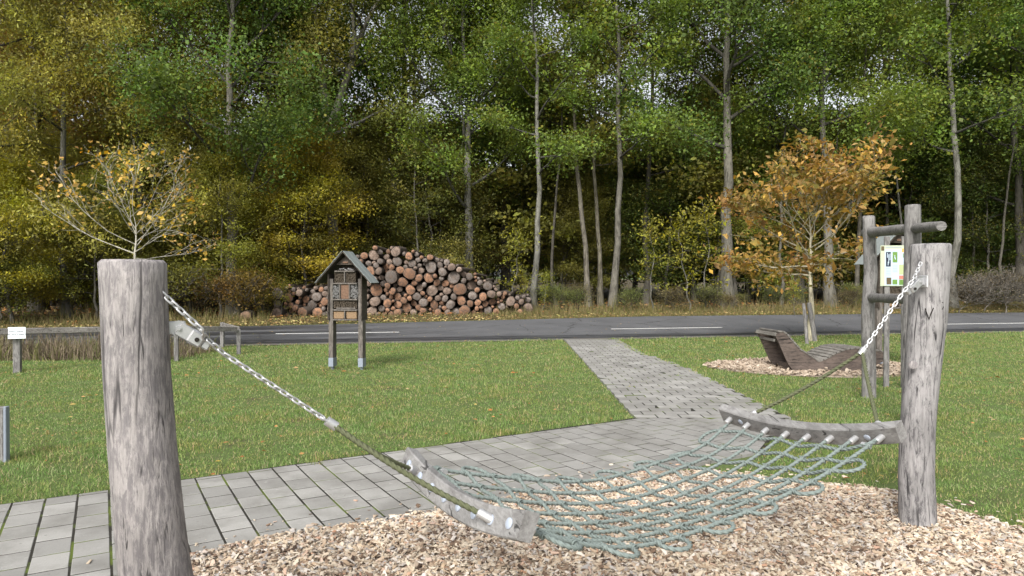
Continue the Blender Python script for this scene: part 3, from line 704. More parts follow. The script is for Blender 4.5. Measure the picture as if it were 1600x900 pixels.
hang(apexL, topL, eL, mL, 0, (-.62, .72))
apexR = Vector((2.151, 4.189, 1.168)); topR = px(1438, 413, 4.30)
dR = Vector((-U.x, -U.y, -.42)).normalized()
eR = bracket(rp, px(1441, 440, 4.31), Vector((-.80, -.25, -.60)).normalized(), .92)
mR = [px(1412, 456, 4.22), px(1428, 436, 4.24)]
hang(apexR, topR, eR, mR, 1, (-.78, .70))
# ------------------------------------------------------------------ fence and sign
fen = thing('rail_fence', 'low wooden rail fence at the left in front of dead grass', 'fence', (-7.4, 13.4, 0)); FO = Vector(fen.location)
fp = [(px(-60, 590), .78), (px(23, 583), .76), (px(273, 565), .70), (px(371, 554), .61)]
tops = [px(-60, 515, fp[0][0].y), px(23, 512, fp[1][0].y), px(273, 508, fp[2][0].y), px(371, 510, fp[3][0].y)]
for (b, h), tp in zip(fp, tops):
    d_ = .11 if b.y < 13 else .085
    mb = MB(); b0 = Vector((b.x, b.y + .05, 0)); zt = tp.z - (.02 if b.y < 15 else -.005)
    mb.box(b0 + Vector((0, .0, zt / 2 - .1)) - FO, (d_, d_, zt + .1), Matrix.Rotation(.35, 3, 'Z'), .008); mb.build('fence_post', M['timber'], fen)
mb = MB(); b0 = px(347, 543); mb.box(Vector((b0.x, b0.y, .3)) - FO, (.08, .08, .62), None, .006); mb.build('fence_post', M['timber'], fen)
for a, b in zip(tops, tops[1:]):
    d_ = b - a; R = frame_mat(d_); mb = MB(); mb.box((a + b) / 2 + Vector((0, -.03, -.06)) - FO, (d_.length - .012, .05, .105), R, .008); mb.build('fence_rail', M['rail'], fen)
b1 = Vector((b0.x, b0.y, tops[3].z - .055)); a1 = Vector(tops[3]) + Vector((0, .05, -.055)); d_ = b1 - a1; mb = MB(); mb.box((a1 + b1) / 2 - FO, (d_.length, .045, .09), frame_mat(d_), .006); mb.build('fence_rail', M['rail'], fen)
sg = px(25.5, 520.3, 11.86); sign = thing('notice_sign', 'small white notice with two lines of German text on the rail fence', 'sign', sg, rad(14))
mb = MB(); mb.box((0, 0, 0), (.27, .008, .20), None, .002); mb.build('panel', M['white'], sign)
def text(body, size, loc, parent, mat, ext=.0012):
    cu = bpy.data.curves.new('lettering', 'FONT'); cu.body = body; cu.size = size; cu.align_x = 'CENTER'; cu.align_y = 'CENTER'; cu.extrude = ext
    o = bpy.data.objects.new('tmp', cu); COL.objects.link(o); dg = bpy.context.evaluated_depsgraph_get(); me = bpy.data.meshes.new_from_object(o.evaluated_get(dg))
    bpy.data.objects.remove(o); q = link('lettering', me, None, parent); me.materials.clear(); me.materials.append(mat); q.location = loc; q.rotation_euler = (rad(90), 0, 0); return q
text('Eltern haften', .042, (-.005, -.0055, .025), sign, M['ink']); text('für ihre Kinder!', .042, (-.005, -.0055, -.025), sign, M['ink'])
pl = px(3, 722); stp = thing('short_post', 'short grey plank post with a pale edge at the left end of the lawn', 'post', (pl.x, pl.y, 0))
mb = MB(); mb.box((-.03, 0, .24), (.10, .06, .5), None, .006); mb.build('plank', M['timber'], stp)
mb = MB(); mb.box((.034, -.005, .24), (.026, .05, .505), None, .004); mb.build('metal_edge', M['steel_flat'], stp)
# ------------------------------------------------------------------ insect hotels
def hotel(loc, rz, s, label):
    h = thing('insect_hotel', label, 'insect hotel', loc, rz, 'insect hotels on posts'); h.scale = (s, s, s)
    D = .26; hw = .325
    def part(name, mat, boxes, par=h, bev=.004):
        mb = MB()
        for c, d in boxes: mb.box(c, d, None, bev)
        return mb.build(name, mat, par)
    for sx in (-1, 1):
        p = part('leg', M['hotel'], [((sx * (hw - .045), 0, .86), (.085, D * .62, 1.58))])
        part('metal_shoe', M['steel_flat'], [((sx * (hw - .045), 0, .135), (.094, D * .66, .16))], p); part('anchor_plate', M['steel_flat'], [((sx * (hw - .045), 0, .026), (.05, .05, .055))], p)
        part('side_wall', M['hotel_dark'], [((sx * (hw - .012), .02, 1.32), (.022, D + .02, .84))])
    part('back_board', M['hotel_dark'], [((0, D / 2 + .012, 1.33), (2 * hw - .06, .018, .86))])
    iw = 2 * hw - .18; fy = -D / 2 + .01
    for z in (.91, 1.085, 1.275, 1.565, 1.785):
        part('shelf', M['hotel'], [((0, 0, z), (iw if z < 1.7 else iw * .8, D, .026))])
    for x, z0, z1 in ((0, .925, 1.07), (-.09, 1.29, 1.55), (.09, 1.29, 1.55), (0, 1.58, 1.77)):
        part('divider', M['hotel'], [((x, 0, (z0 + z1) / 2), (.022, D, z1 - z0 - .004))])
    for x in (-.12, .12):
        b = part('clay_brick', M['clay'], [((x, .0, .995), (.19, D - .06, .125))])
        mb = MB()
        for i in range(9):
            for k in range(5): mb.tube([(x - .08 + i * .02, -D / 2 + .0305, .955 + k * .02), (x - .08 + i * .02, -D / 2 + .028, .955 + k * .02)], .005, 6)
        tag(mb.build('brick_hole', M['hole'], b), kind='stuff')
    def bundle(name, x0, x1, z0, z1, r, mat, seed, far=0.02):
        rr = random.Random(seed); mb = MB(); z = z0 + r
        while z < z1:
            x = x0 + r
            while x < x1:
                rad_ = r * rr.uniform(.7, 1.05); y = -D / 2 + far + rr.uniform(0, .03); mb.tube([(x, y, z), (x, y + .12, z)], rad_, 6); x += 2 * r
            z += 1.8 * r
        tag(mb.build(name, mat, h), kind='stuff')
    bundle('reed_bundle', -.22, .22, 1.115, 1.262, .011, M['reed'], 1); part('bark_strip', M['hotel'], [((.02, -.10, 1.118), (.36, .03, .026))])
    bundle('reed_bundle', -.20, -.02, 1.58, 1.77, .009, M['reed'], 2); bundle('reed_bundle', .02, .20, 1.58, 1.77, .009, M['reed'], 3)
    blk = part('drilled_block', M['block'], [((0, 0, 1.42), (.15, D - .05, .262))])
    mb = MB(); rr = random.Random(8)
    for _ in range(26): a, b = rr.uniform(-.065, .065), rr.uniform(1.31, 1.53); mb.tube([(a, -D / 2 + .0255, b), (a, -D / 2 + .023, b)], rr.uniform(.003, .006), 6)
    tag(mb.build('drill_hole', M['hole'], blk), kind='stuff')
    for x in (-.165, .165):
        rr = random.Random(int(x * 1000)); mb = MB()
        for _ in range(150):
            c = Vector((x + rr.uniform(-.055, .055), rr.uniform(-.11, -.05), rr.uniform(1.30, 1.54))); d = Vector((rr.gauss(0, 1), rr.gauss(0, .4), rr.gauss(0, 1))).normalized() * rr.uniform(.012, .04)
            mb.tube([c - d, c + d], rr.uniform(.0025, .005), 4)
        tag(mb.build('straw_filling', M['straw'], h), kind='stuff')
    # gable
    mb = MB(); mb.prism([(-hw + .03, 1.74), (hw - .03, 1.74), (0, 2.075)], D / 2 - .05, D / 2 - .03); mb.build('gable_board', M['hotel_dark'], h)
    mb = MB(); mb.prism([(-.17, 1.905), (.17, 1.905), (0, 2.06)], -D / 2 + .03, -D / 2 + .05); mb.build('gable_board', M['hotel_dark'], h)
    part('name_plate', M['block'], [((.01, -D / 2 + .022, 1.945), (.10, .012, .03))])
    mb = MB(); rr = random.Random(5)
    for _ in range(40): c = Vector((rr.uniform(-.1, .12), rr.uniform(-.1, -.05), 1.80 + rr.uniform(0, .03))); mb.tube([c, c + Vector((rr.uniform(-.03, .03), 0, rr.uniform(.0, .02)))], .006, 5)
    tag(mb.build('cone_filling', M['straw'], h), kind='stuff')
    # roof: two slopes of shingles
    pk, ev, ez = 2.13, .505, 1.575; ang = math.atan2(pk - ez, ev); L = math.hypot(ev, pk - ez)
    for sx in (-1, 1):
        R = Matrix.Rotation(ang * sx, 3, 'Y'); mid = Vector((sx * ev / 2, .0, (pk + ez) / 2)); mb = MB(); mb.box(mid, (L, .42, .016), R, .003); rf = mb.build('roof_panel', M['hotel_dark'], h)
        for k in range(4):
            for j in range(2):
                c = mid + R @ Vector((sx * (-L / 2 + L * (k + .5) / 4 + .004), (j - .5) * .222, .0185 + .002 * j)); mb = MB()
                mb.box(c, (L / 4 + .02, .216, .010), R @ Matrix.Rotation(sx * .035, 3, 'Y'), .002); mb.build('shingle', M['slate'], rf)
    return h
hotel((-3.0, 12.42, 0), rad(-8), 1.0, 'insect hotel with green-grey shingled gable on two legs in the left lawn')
hotel((7.21, 12.85, 0), rad(2), 1.22, 'insect hotel half hidden behind the info poster and timber frame at right')
# ------------------------------------------------------------------ timber frame, info board
tf = thing('timber_frame', 'round timber ladder frame with two posts and crossbars standing right of the lounger', 'frame', (4.91, 9.38, 0)); T0 = Vector(tf.location)
post_mesh('frame_post', [(0, 0, -.05, .092), (0, 0, .4, .090), (-.02, 0, 1.2, .082), (.02, 0, 1.7, .085), (-.015, 0, 2.49, .078)], M['timber'], tf, 20, 11)
post_mesh('frame_post', [(-.52, -1.88, -.05, .092), (-.52, -1.88, 1.0, .088), (-.51, -1.88, 1.8, .086), (-.51, -1.88, 2.43, .080)], M['timber'], tf, 20, 12)
dv = Vector((-.52, -1.88, 0))
for a, b, r0, r1, z0, z1 in ((-.14, 1.46, .072, .047, 2.29, 2.14), (-.10, 1.12, .062, .050, 1.38, 1.40)):
    mb = MB(); off = Vector((.02, .0, 0))
    pts_ = [dv * (a + (b - a) * k / 8) + off + Vector((0, 0, z0 + (z1 - z0) * k / 8)) for k in range(9)]
    mb.tube(pts_, [r0 + (r1 - r0) * k / 8 + .003 * math.sin(k * 2.) for k in range(9)], 16); mb.build('crossbar', M['timber_x'], tf, True, 50)
ib = px(1399, 440, 10.3); info = thing('info_board', 'colourful information poster on two slim wooden posts behind the timber frame', 'info board', (ib.x, ib.y, 0), rad(-6)); I0 = ib
zt, zb = CAMH + 56.5 / FPX * 10.3, CAMH - 7 / FPX * 10.3
for x in (-.11, .14):
    mb = MB(); mb.box((x, .03, (zt + .14) / 2), (.075, .04, zt + .14), None, .004); mb.build('support_post', M['timber'], info)
wP, hP = .43, zt - zb; zc = (zt + zb) / 2
mb = MB(); mb.box((0, 0, zc), (wP, .012, hP), None, .002); pan = mb.build('poster_panel', simple('poster_pale_green', (.42, .46, .33), .45), info)
def pr_(x0, x1, y0, y1, mat, k=0, name='print_field'):
    mb = MB(); mb.box((-wP / 2 + wP * (x0 + x1) / 2, -.0065 - .0012 * k, zt - hP * (y0 + y1) / 2), (wP * (x1 - x0), .002, hP * (y1 - y0))); return mb.build(name, mat, pan)
PM = {k: simple('print_' + k, c, .45, 0, n, .6) for k, c, n in (('pale', (.42, .50, .58), 0), ('night', (.018, .024, .04), 30), ('green', (.12, .22, .05), 40), ('pink', (.45, .16, .12), 50), ('brown', (.10, .075, .04), 60),
                                                             ('title', (.36, .41, .21), 0), ('orange', (.62, .32, .10), 20), ('text', (.30, .34, .38), 0))}
pr_(.14, .99, .09, .98, PM['pale']); pr_(.02, .12, .02, .13, PM['brown']); pr_(.18, .34, .16, .52, PM['night'], 1); pr_(.40, .56, .16, .42, PM['green'], 1); pr_(.62, .99, .47, .72, PM['title'], 1)
pr_(.20, .36, .79, .96, PM['brown'], 1); pr_(.40, .56, .84, .96, PM['green'], 1); pr_(.62, .96, .74, .83, PM['pink'], 1); pr_(.62, .96, .84, .97, PM['green'], 1)
pr_(.70, .80, .08, .17, PM['orange'], 1); pr_(.16, .70, .03, .055, PM['text'], 1)
for x, y0, y1 in ((.22, .18, .30), (.26, .22, .44), (.30, .2, .36), (.24, .40, .49), (.46, .24, .32), (.48, .30, .35), (.74, .2, .3), (.84, .28, .42)): pr_(x, x + .022, y0, y1, PM['pale'] if x < .7 else PM['green'], 2)
for y in (.56, .60, .64, .68, .72): pr_(.18, .34, y, y + .012, PM['text'], 2); pr_(.40, .56, y - .08, y - .068, PM['text'], 2)
# ------------------------------------------------------------------ lounger
lo = thing('wave_lounger', 'curved wooden lounger with slatted seat on a wood chip patch', 'lounger', (4.62, 11.92, 0), rad(0)); k_ = .001757
TOP = [(352, 205), (362, 172), (390, 158), (425, 158), (460, 182), (520, 258), (600, 348), (700, 412), (775, 466), (800, 466), (850, 447), (950, 388), (1050, 345), (1150, 333), (1280, 343), (1400, 362), (1478, 392)]
BOT = [(1490, 432), (1440, 455), (1350, 502), (1200, 560), (1100, 582), (1000, 592), (800, 594), (660, 592), (570, 578), (520, 545), (480, 492), (440, 402), (400, 302), (375, 245)]
cv = lambda p: ((p[0] - 360) * k_, (585 - p[1]) * k_)
top_, bot_ = [cv(p) for p in TOP], [cv(p) for p in BOT]
SK = -.10                                              # the far side lies a little further left
for y0, nm in ((0, 'side_panel'), (.74, 'side_panel')):
    mb = MB(); mb.prism([(a + SK * y0 / .74 * .6, b) for a, b in top_ + bot_], y0, y0 + .04); mb.build(nm, M['bench'], lo)
dd = [0]
for a, b in zip(top_, top_[1:]): dd.append(dd[-1] + math.hypot(b[0] - a[0], b[1] - a[1]))
nsl = 27
for k in range(nsl):
    q = dd[-1] * (k + .5) / nsl; j = max(i for i in range(len(dd) - 1) if dd[i] <= q); f = (q - dd[j]) / (dd[j + 1] - dd[j])
    a, b = top_[j], top_[j + 1]; c = (a[0] + (b[0] - a[0]) * f, a[1] + (b[1] - a[1]) * f); an = math.atan2(b[1] - a[1], b[0] - a[0]); nx, nz = -math.sin(an), math.cos(an)
    mb = MB(); R = Matrix.Rotation(-an, 3, 'Y'); SH = Matrix(((1, SK * .6 / .74, 0), (0, 1, 0), (0, 0, 1)))
    mb.box((0, 0, 0), (dd[-1] / nsl * .84, .80, .03), None, .004); mb.V = [tuple(SH @ (R @ Vector(v)) + Vector((c[0] + nx * .017 + SK * .3, .39, c[1] + nz * .017))) for v in mb.V]
    mb.build('slat', M['slat'], lo)
lo.scale = (1.0, .95, .95)
mb = MB(); mb.box((-.02, .39, .60), (.03, .70, .05), None, .004); mb.build('head_rail', M['slat'], lo)
mb = MB(); mb.box((.30, .39, .09), (.05, .68, .14), None, .004); mb.build('cross_brace', M['bench'], lo)
# ------------------------------------------------------------------ stacked logs
def log_mesh(seed):
    r_ = np.random.default_rng(seed); n = 16; a = np.linspace(0, 2 * np.pi, n, endpoint=False); m = 1 + .09 * np.sin(2 * a + r_.uniform(0, 6)) + .03 * np.sin(3 * a + r_.uniform(0, 6)) + r_.normal(0, .035, n)
    V = []
    for z, s in ((0, .93), (0.004, 1.0), (.5, .99), (1, .97)): V.append(np.stack([m * np.cos(a) * s, m * np.sin(a) * s, np.full(n, z)], 1))
    V = np.concatenate(V); I = np.arange(4 * n).reshape(4, n); R = np.roll(I, -1, 1); F = np.stack([I[:-1], R[:-1], R[1:], I[1:]], -1).reshape(-1, 4)
    me = mesh_np('log', V, [F, I[0][::-1][None], I[-1][None]], True, [M['log_bark'], M['log_cut']], [0] * len(F) + [1, 1]); me.set_sharp_from_angle(angle=rad(40)); return me
LM = [log_mesh(i) for i in range(6)]; lr = random.Random(12); LY = 27.4
def place_log(x, z, r, label, group, col, y=None, L=None, tilt=True):
    o = link('log', lr.choice(LM)); y = LY + lr.uniform(-.34, .22) if y is None else y; L = L or lr.uniform(2.6, 3.2)
    d = Vector((lr.gauss(0, .10), 1, lr.gauss(0, .03))).normalized() if tilt is True else Vector(tilt).normalized()
    o.matrix_world = Matrix.Translation((x, y, z)) @ d.to_track_quat('Z', 'Y').to_matrix().to_4x4() @ Matrix.Rotation(lr.uniform(0, 6.28), 4, 'Z') @ Matrix.Diagonal((r, r, L, 1))
    o.color = (*col, 1); return tag(o, label, 'log', group)
mp = LY / FPX; LX = lambda a: (a - 800) * mp
def pile(profile, n, seed, rmin, rmax, who):
    r_ = np.random.default_rng(seed); PX = [LX(a) for a, b in profile]; PZ = [CAMH - (b - HY) * mp for a, b in profile]; cs = []
    fails = 0
    while len(cs) < n and fails < 60:
        r = float(np.clip(np.exp(r_.normal(math.log(.118), .40)), rmin, rmax)); X = r_.uniform(PX[0] + r * .6, PX[-1] - r * .6, 90); Z = gz(X, np.full(90, LY)) - .04 + r
        for (x, z, q) in cs:
            dx = np.abs(X - x); hit = dx < r + q; Z = np.where(hit, np.maximum(Z, z + np.sqrt(np.maximum((r + q) ** 2 - dx ** 2, 0))), Z)
        lim = np.interp(X, PX, PZ) - r + lowfreq(X, X * 0, seed, .8) * .10; ok = Z <= lim + .04
        if not ok.any(): fails += 1; continue
        sc = np.where(ok, Z - lim * .12, 99); i = int(np.argmin(sc)); cs.append((float(X[i]), float(Z[i]), r))
    x0, x1 = PX[0], PX[-1]; zs = [c[1] for c in cs]
    for x, z, r in cs:
        g0 = float(gz(np.array([x]), np.array([LY]))[0]); hrel = (z - g0) / max(.3, np.interp(x, PX, PZ) - g0); f = (x - x0) / (x1 - x0)
        orange = r_.uniform() < (.68 if .2 < f < .85 and hrel < .7 else .2)
        col = (lambda b: (.36 * b, .195 * b, .115 * b))(r_.uniform(.6, 1.2)) if orange else ((lambda b: (.30 * b, .225 * b, .18 * b))(r_.uniform(.6, 1.2)) if r_.uniform() < .5 else (lambda b: (.22 * b, .19 * b, .17 * b))(r_.uniform(.6, 1.25)))
        tone = 'orange' if orange else ('grey-brown' if col[0] / col[2] < 1.5 else 'tan'); size = 'thick' if r > .20 else ('thin' if r < .115 else 'medium')
        zone = 'left' if f < .33 else ('right' if f > .67 else 'middle'); lev = 'bottom' if hrel < .33 else ('top' if hrel > .72 else 'centre')
        lab = f'{size} {tone} log in the {lev} {zone} of the {who}'
        place_log(x, z, r, lab, f'{size} {tone} logs, {lev} {zone} of the {who}', col)
    return cs
pile([(541, 420), (556, 402), (566, 396), (585, 389), (620, 387), (660, 396), (700, 407), (730, 424), (760, 438), (782, 452), (800, 462), (830, 462)], 295, 4, .06, .26, 'large log stack')
pile([(430, 450), (452, 446), (480, 444), (510, 446), (530, 450)], 80, 9, .075, .27, 'small left log stack')
sx = px(383, 496); gl = float(gz(np.array([LX(383) * 25.2 / LY]), np.array([25.2]))[0])
place_log((383 - 800) / FPX * 25.2, gl + .17, .20, 'single short log lying alone by the road left of the stacks', None, (.34, .22, .15), 25.2, .5)
# ------------------------------------------------------------------ trees
def gen_tree(seed, H, r0, cb, spread, nl, nleaf, lsz, asp=.62, clus=.5, flat=.45, up=(.15, .9), wob=.25, nsub=5, ntw=3, lthick=.45, droop=0., trunk=None, upw=1.0, topfill=.55, extra=None, bare=0.0, prof=None, twr=.010):
    r = np.random.default_rng(seed); TV, TF = [], []; cnt = [0]; BV, BF = [], []; bc = [0]; cent = []; BV_, BF_, TV_, TF_, cnt_ = BV, BF, TV, TF, cnt
    def tube(P, R, n, limb=True):
        TV, TF, cnt = (BV_, BF_, bc) if limb else (TV_, TF_, cnt_)
        P = np.asarray(P, float); m = len(P); T = np.gradient(P, axis=0); T /= np.linalg.norm(T, axis=1)[:, None] + 1e-9
        u = np.cross(T[0], (0.3, .2, .93)); u = u if np.linalg.norm(u) > .05 else np.cross(T[0], (1., 0, 0)); u = u / np.linalg.norm(u)
        Us = u - T * (T @ u)[:, None]; Us /= np.linalg.norm(Us, axis=1)[:, None] + 1e-9; Vs = np.cross(T, Us)
        a = np.linspace(0, 2 * np.pi, n, endpoint=False)
        W_ = P[:, None] + (Us[:, None] * np.cos(a)[None, :, None] + Vs[:, None] * np.sin(a)[None, :, None]) * np.asarray(R)[:, None, None]
        I = np.arange(m * n).reshape(m, n) + cnt[0]; Rr = np.roll(I, -1, 1); TV.append(W_.reshape(-1, 3)); TF.append(np.stack([I[:-1], Rr[:-1], Rr[1:], I[1:]], -1).reshape(-1, 4)); cnt[0] += m * n
    if trunk is None:
        z = np.linspace(0, H * .96, 15); wx = np.cumsum(r.normal(0, wob, 15)) * .35; wy = np.cumsum(r.normal(0, wob, 15)) * .35; wx -= wx[0]; wy -= wy[0]
        TP = np.stack([wx, wy, z], 1)
    else: TP = np.array(trunk, float)
    zz = TP[:, 2] / TP[-1, 2]; TR = r0 * (1 - .88 * np.clip(zz, 0, 1) ** .85) + r0 * .55 * np.exp(-zz * H / .45)
    TPs = TP.copy(); TPs[0, 2] -= .15; tube(TPs, TR, 12, False)
    stems = [(TP, TR)]
    for ex in (extra or []):
        EP = np.array(ex[0], float); ER = np.linspace(ex[1], .03, len(EP)); tube(EP, ER, 9, False); stems.append((EP, ER))
    def branch(p, d, L, rad_, n, curve, jit, sides):
        P = [p]; d = d / np.linalg.norm(d)
        for k in range(n):
            d = d + np.array([0, 0, curve]) / n + r.normal(0, jit, 3); d = d / np.linalg.norm(d); P.append(P[-1] + d * L / n)
        tube(P, np.linspace(rad_, max(min(.006, twr * .5), rad_ * .25), n + 1), sides); return np.array(P)
    def along(P, f):
        q = f * (len(P) - 1); i = min(int(q), len(P) - 2); return P[i] + (P[i + 1] - P[i]) * (q - i), P[i + 1] - P[i]
    for i in range(nl):
        SP, SR = stems[i % len(stems)] if len(stems) > 1 else stems[0]
        zlo, zhi = max(cb, SP[0, 2] + .3), SP[-1, 2]; p = (i + r.uniform(0, .9)) / nl; zf = zlo + (zhi - zlo) * p ** .9
        j = min(max(1, np.searchsorted(SP[:, 2], zf)), len(SP) - 1); f = np.clip((zf - SP[j - 1, 2]) / (SP[j, 2] - SP[j - 1, 2] + 1e-9), 0, 1); b = SP[j - 1] + (SP[j] - SP[j - 1]) * f; tr = SR[j]
        az = i * 2.399 + r.uniform(-.4, .4); pr0 = prof(p) if prof else (.5 + .5 * math.sin(math.pi * min(1, p * .95 + .18))) * (1 - (1 - topfill) * p); L = spread * pr0 * r.uniform(.75, 1.2)
        el = up[0] + (up[1] - up[0]) * p + r.normal(0, .12); d = np.array([math.cos(az) * math.cos(el), math.sin(az) * math.cos(el), math.sin(el)])
        BP = branch(b, d, L, min(tr * .72, r0 * lthick), 7, .35 - droop, .10, 7)
        for jn in range(nsub):
            f = .28 + .72 * (jn + r.uniform(.2, 1)) / nsub; q, dd_ = along(BP, min(f, .99)); dd_ = dd_ / (np.linalg.norm(dd_) + 1e-9)
            sd_ = np.cross(dd_, (0, 0, 1.)) * (1 if jn % 2 else -1) * r.uniform(.5, 1.3) + dd_ * .8 + np.array([0, 0, r.uniform(-.25, .5)])
            l2 = L * r.uniform(.28, .5) * (1.25 - .6 * f); Q = branch(q, sd_, l2, max(twr * 1.2, min(tr * .3, r0 * lthick * .38)), 4, .15 - droop, .16, 5)
            for tw in range(ntw):
                f2 = .3 + .7 * (tw + r.uniform(0, 1)) / ntw; q2, d2 = along(Q, min(f2, .99)); d2 = d2 / (np.linalg.norm(d2) + 1e-9) + r.normal(0, .55, 3); Tw = branch(q2, d2, l2 * r.uniform(.3, .6), twr, 3, .1 - droop, .15, 3)
                if r.uniform() > bare: cent.append(Tw[-1]); cent.append(Tw[1])
            if r.uniform() > bare: cent.append(Q[-1])
    cent = np.array(cent); wgt = r.gamma(.8, 1, len(cent)); wgt /= wgt.sum(); ci = r.choice(len(cent), nleaf, p=wgt); csz = np.clip((wgt * len(cent)) ** .36, .45, 1.7)[ci, None]
    g = r.normal(0, 1, (nleaf, 3)); P = cent[ci] + g * np.array([clus, clus, clus * flat]) * csz * .75
    P[:, 2] -= droop * .5 * np.hypot(g[:, 0], g[:, 1]) * clus
    P[:, 2] = np.maximum(P[:, 2], .12)
    N = np.array([0, 0, upw * .8]) + r.normal(0, .72, (nleaf, 3)); N[:, 1] -= .0; N /= np.linalg.norm(N, axis=1)[:, None]
    A = r.normal(0, 1, (nleaf, 3)); A[:, 2] -= droop * 2.2; A -= N * (A * N).sum(1)[:, None]; A /= np.linalg.norm(A, axis=1)[:, None] + 1e-9; B = np.cross(N, A)
    s_ = (lsz * np.exp(r.normal(0, .28, nleaf)))[:, None]
    V = np.stack([P - A * s_ * .5, P - B * s_ * asp * .5 + A * s_ * .06 + N * s_ * .10, P + A * s_ * .5, P + B * s_ * asp * .5 + A * s_ * .06 + N * s_ * .10], 1).reshape(-1, 3)
    crown = mesh_np('crown', V, [np.arange(4 * nleaf).reshape(-1, 4)])
    tm = mesh_np('trunk', np.concatenate(TV), [np.concatenate(TF)], True)
    return tm, crown, mesh_np('branches', np.concatenate(BV), [np.concatenate(BF)], True)
PRO = {}
def proto(name, **kw): PRO[name] = gen_tree(**kw)
proto('oak_a', seed=1, H=20, r0=.27, cb=5.0, spread=5.4, nl=19, nleaf=60000, lsz=.125, clus=.62, flat=.78, up=(.35, 1.15), lthick=.33)
proto('oak_b', seed=2, H=21, r0=.30, cb=6.2, spread=5.8, nl=19, nleaf=60000, lsz=.125, clus=.6, flat=.78, wob=.3, up=(.4, 1.2), lthick=.33)
proto('oak_c', seed=3, H=19, r0=.24, cb=3.8, spread=5.0, nl=20, nleaf=60000, lsz=.12, clus=.6, flat=.78, up=(.3, 1.1), lthick=.33, wob=.2)
proto('ash_a', seed=4, H=17, r0=.16, cb=1.6, spread=4.6, nl=26, nleaf=80000, lsz=.105, asp=.36, clus=.5, flat=.75, droop=.45, upw=.6, lthick=.3)
proto('slim_a', seed=6, H=19, r0=.15, cb=5.5, spread=3.2, nl=18, nleaf=24000, lsz=.12, clus=.55, wob=.2, lthick=.35)
proto('slim_b', seed=7, H=18, r0=.12, cb=6, spread=2.8, nl=16, nleaf=11000, lsz=.12, clus=.5, wob=.22, lthick=.35)
proto('beech_a', seed=8, H=9, r0=.09, cb=.7, spread=3.5, nl=24, nleaf=36000, lsz=.10, clus=.5, flat=.42, up=(.05, .7), lthick=.35)
proto('beech_b', seed=9, H=11, r0=.10, cb=1.0, spread=3.8, nl=24, nleaf=38000, lsz=.10, clus=.55, flat=.42, up=(.05, .6), lthick=.35)
proto('under_a', seed=14, H=12, r0=.10, cb=.3, spread=4.4, nl=26, nleaf=24000, lsz=.20, clus=.7, flat=.35, up=(.0, .6), lthick=.3, nsub=4, ntw=2)
proto('under_b', seed=15, H=9, r0=.09, cb=.2, spread=4.2, nl=24, nleaf=22000, lsz=.18, clus=.7, flat=.35, up=(.0, .6), lthick=.3, nsub=4, ntw=2)
proto('far_a', seed=16, H=22, r0=.26, cb=4.5, spread=6.0, nl=20, nleaf=27000, lsz=.22, clus=.8, flat=.78, up=(.35, 1.1), lthick=.3, nsub=4, ntw=2)
proto('sapling', seed=10, H=4.6, r0=.035, cb=1.2, spread=.62, nl=15, nleaf=750, lsz=.13, asp=.5, clus=.3, flat=.6, nsub=3, ntw=2, droop=.25)
proto('shrub_a', seed=11, H=1.9, r0=.025, cb=.1, spread=1.5, nl=18, nleaf=9000, lsz=.07, clus=.30, flat=.6, nsub=4, ntw=3)
proto('shrub_b', seed=12, H=1.3, r0=.02, cb=.05, spread=1.4, nl=20, nleaf=3600, lsz=.065, clus=.3, flat=.6, nsub=5, ntw=4)
proto('pole', seed=13, H=15, r0=.07, cb=6, spread=1.8, nl=16, nleaf=1500, lsz=.12, clus=.4, wob=.22, bare=.4)
proto('bramble', seed=17, H=1.4, r0=.022, cb=.05, spread=1.5, nl=26, nleaf=1300, lsz=.06, clus=.3, flat=.7, nsub=6, ntw=5)
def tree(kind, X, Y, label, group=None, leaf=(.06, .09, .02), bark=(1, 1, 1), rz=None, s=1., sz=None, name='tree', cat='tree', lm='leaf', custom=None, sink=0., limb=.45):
    tm, cr, bm_ = custom or PRO[kind]; rz = TR_.uniform(0, 6.28) if rz is None else rz
    o = thing(name, label, cat, (X, Y, float(gz(np.array([X]), np.array([Y]))[0]) - sink), rz, group); o.scale = (s, s, sz or s)
    a = link('trunk', tm, M['bark'], o); a.color = (*bark, 1); b = link('crown', cr, M[lm], o); b.color = (*leaf, 1)
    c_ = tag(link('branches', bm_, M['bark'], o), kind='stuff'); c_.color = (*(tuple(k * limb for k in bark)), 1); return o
TR_ = random.Random(5)
def TX(x, Y): return (x - 800) / FPX * Y
GREEN = (.15, .21, .036); DGREEN = (.11, .175, .036); OLIVE = (.20, .195, .04); YEL = (.34, .29, .035); LIME = (.23, .265, .04); BROWN = (.21, .145, .05); ASH = (.30, .295, .06); RUST = (.33, .205, .05)
NAMES = {RUST: 'rusty', BROWN: 'brown', OLIVE: 'olive', GREEN: 'green', DGREEN: 'dark green', LIME: 'lime green', YEL: 'yellow'}
LG, MG, DG = (.64, .64, .61), (.55, .53, .49), (.34, .32, .29)
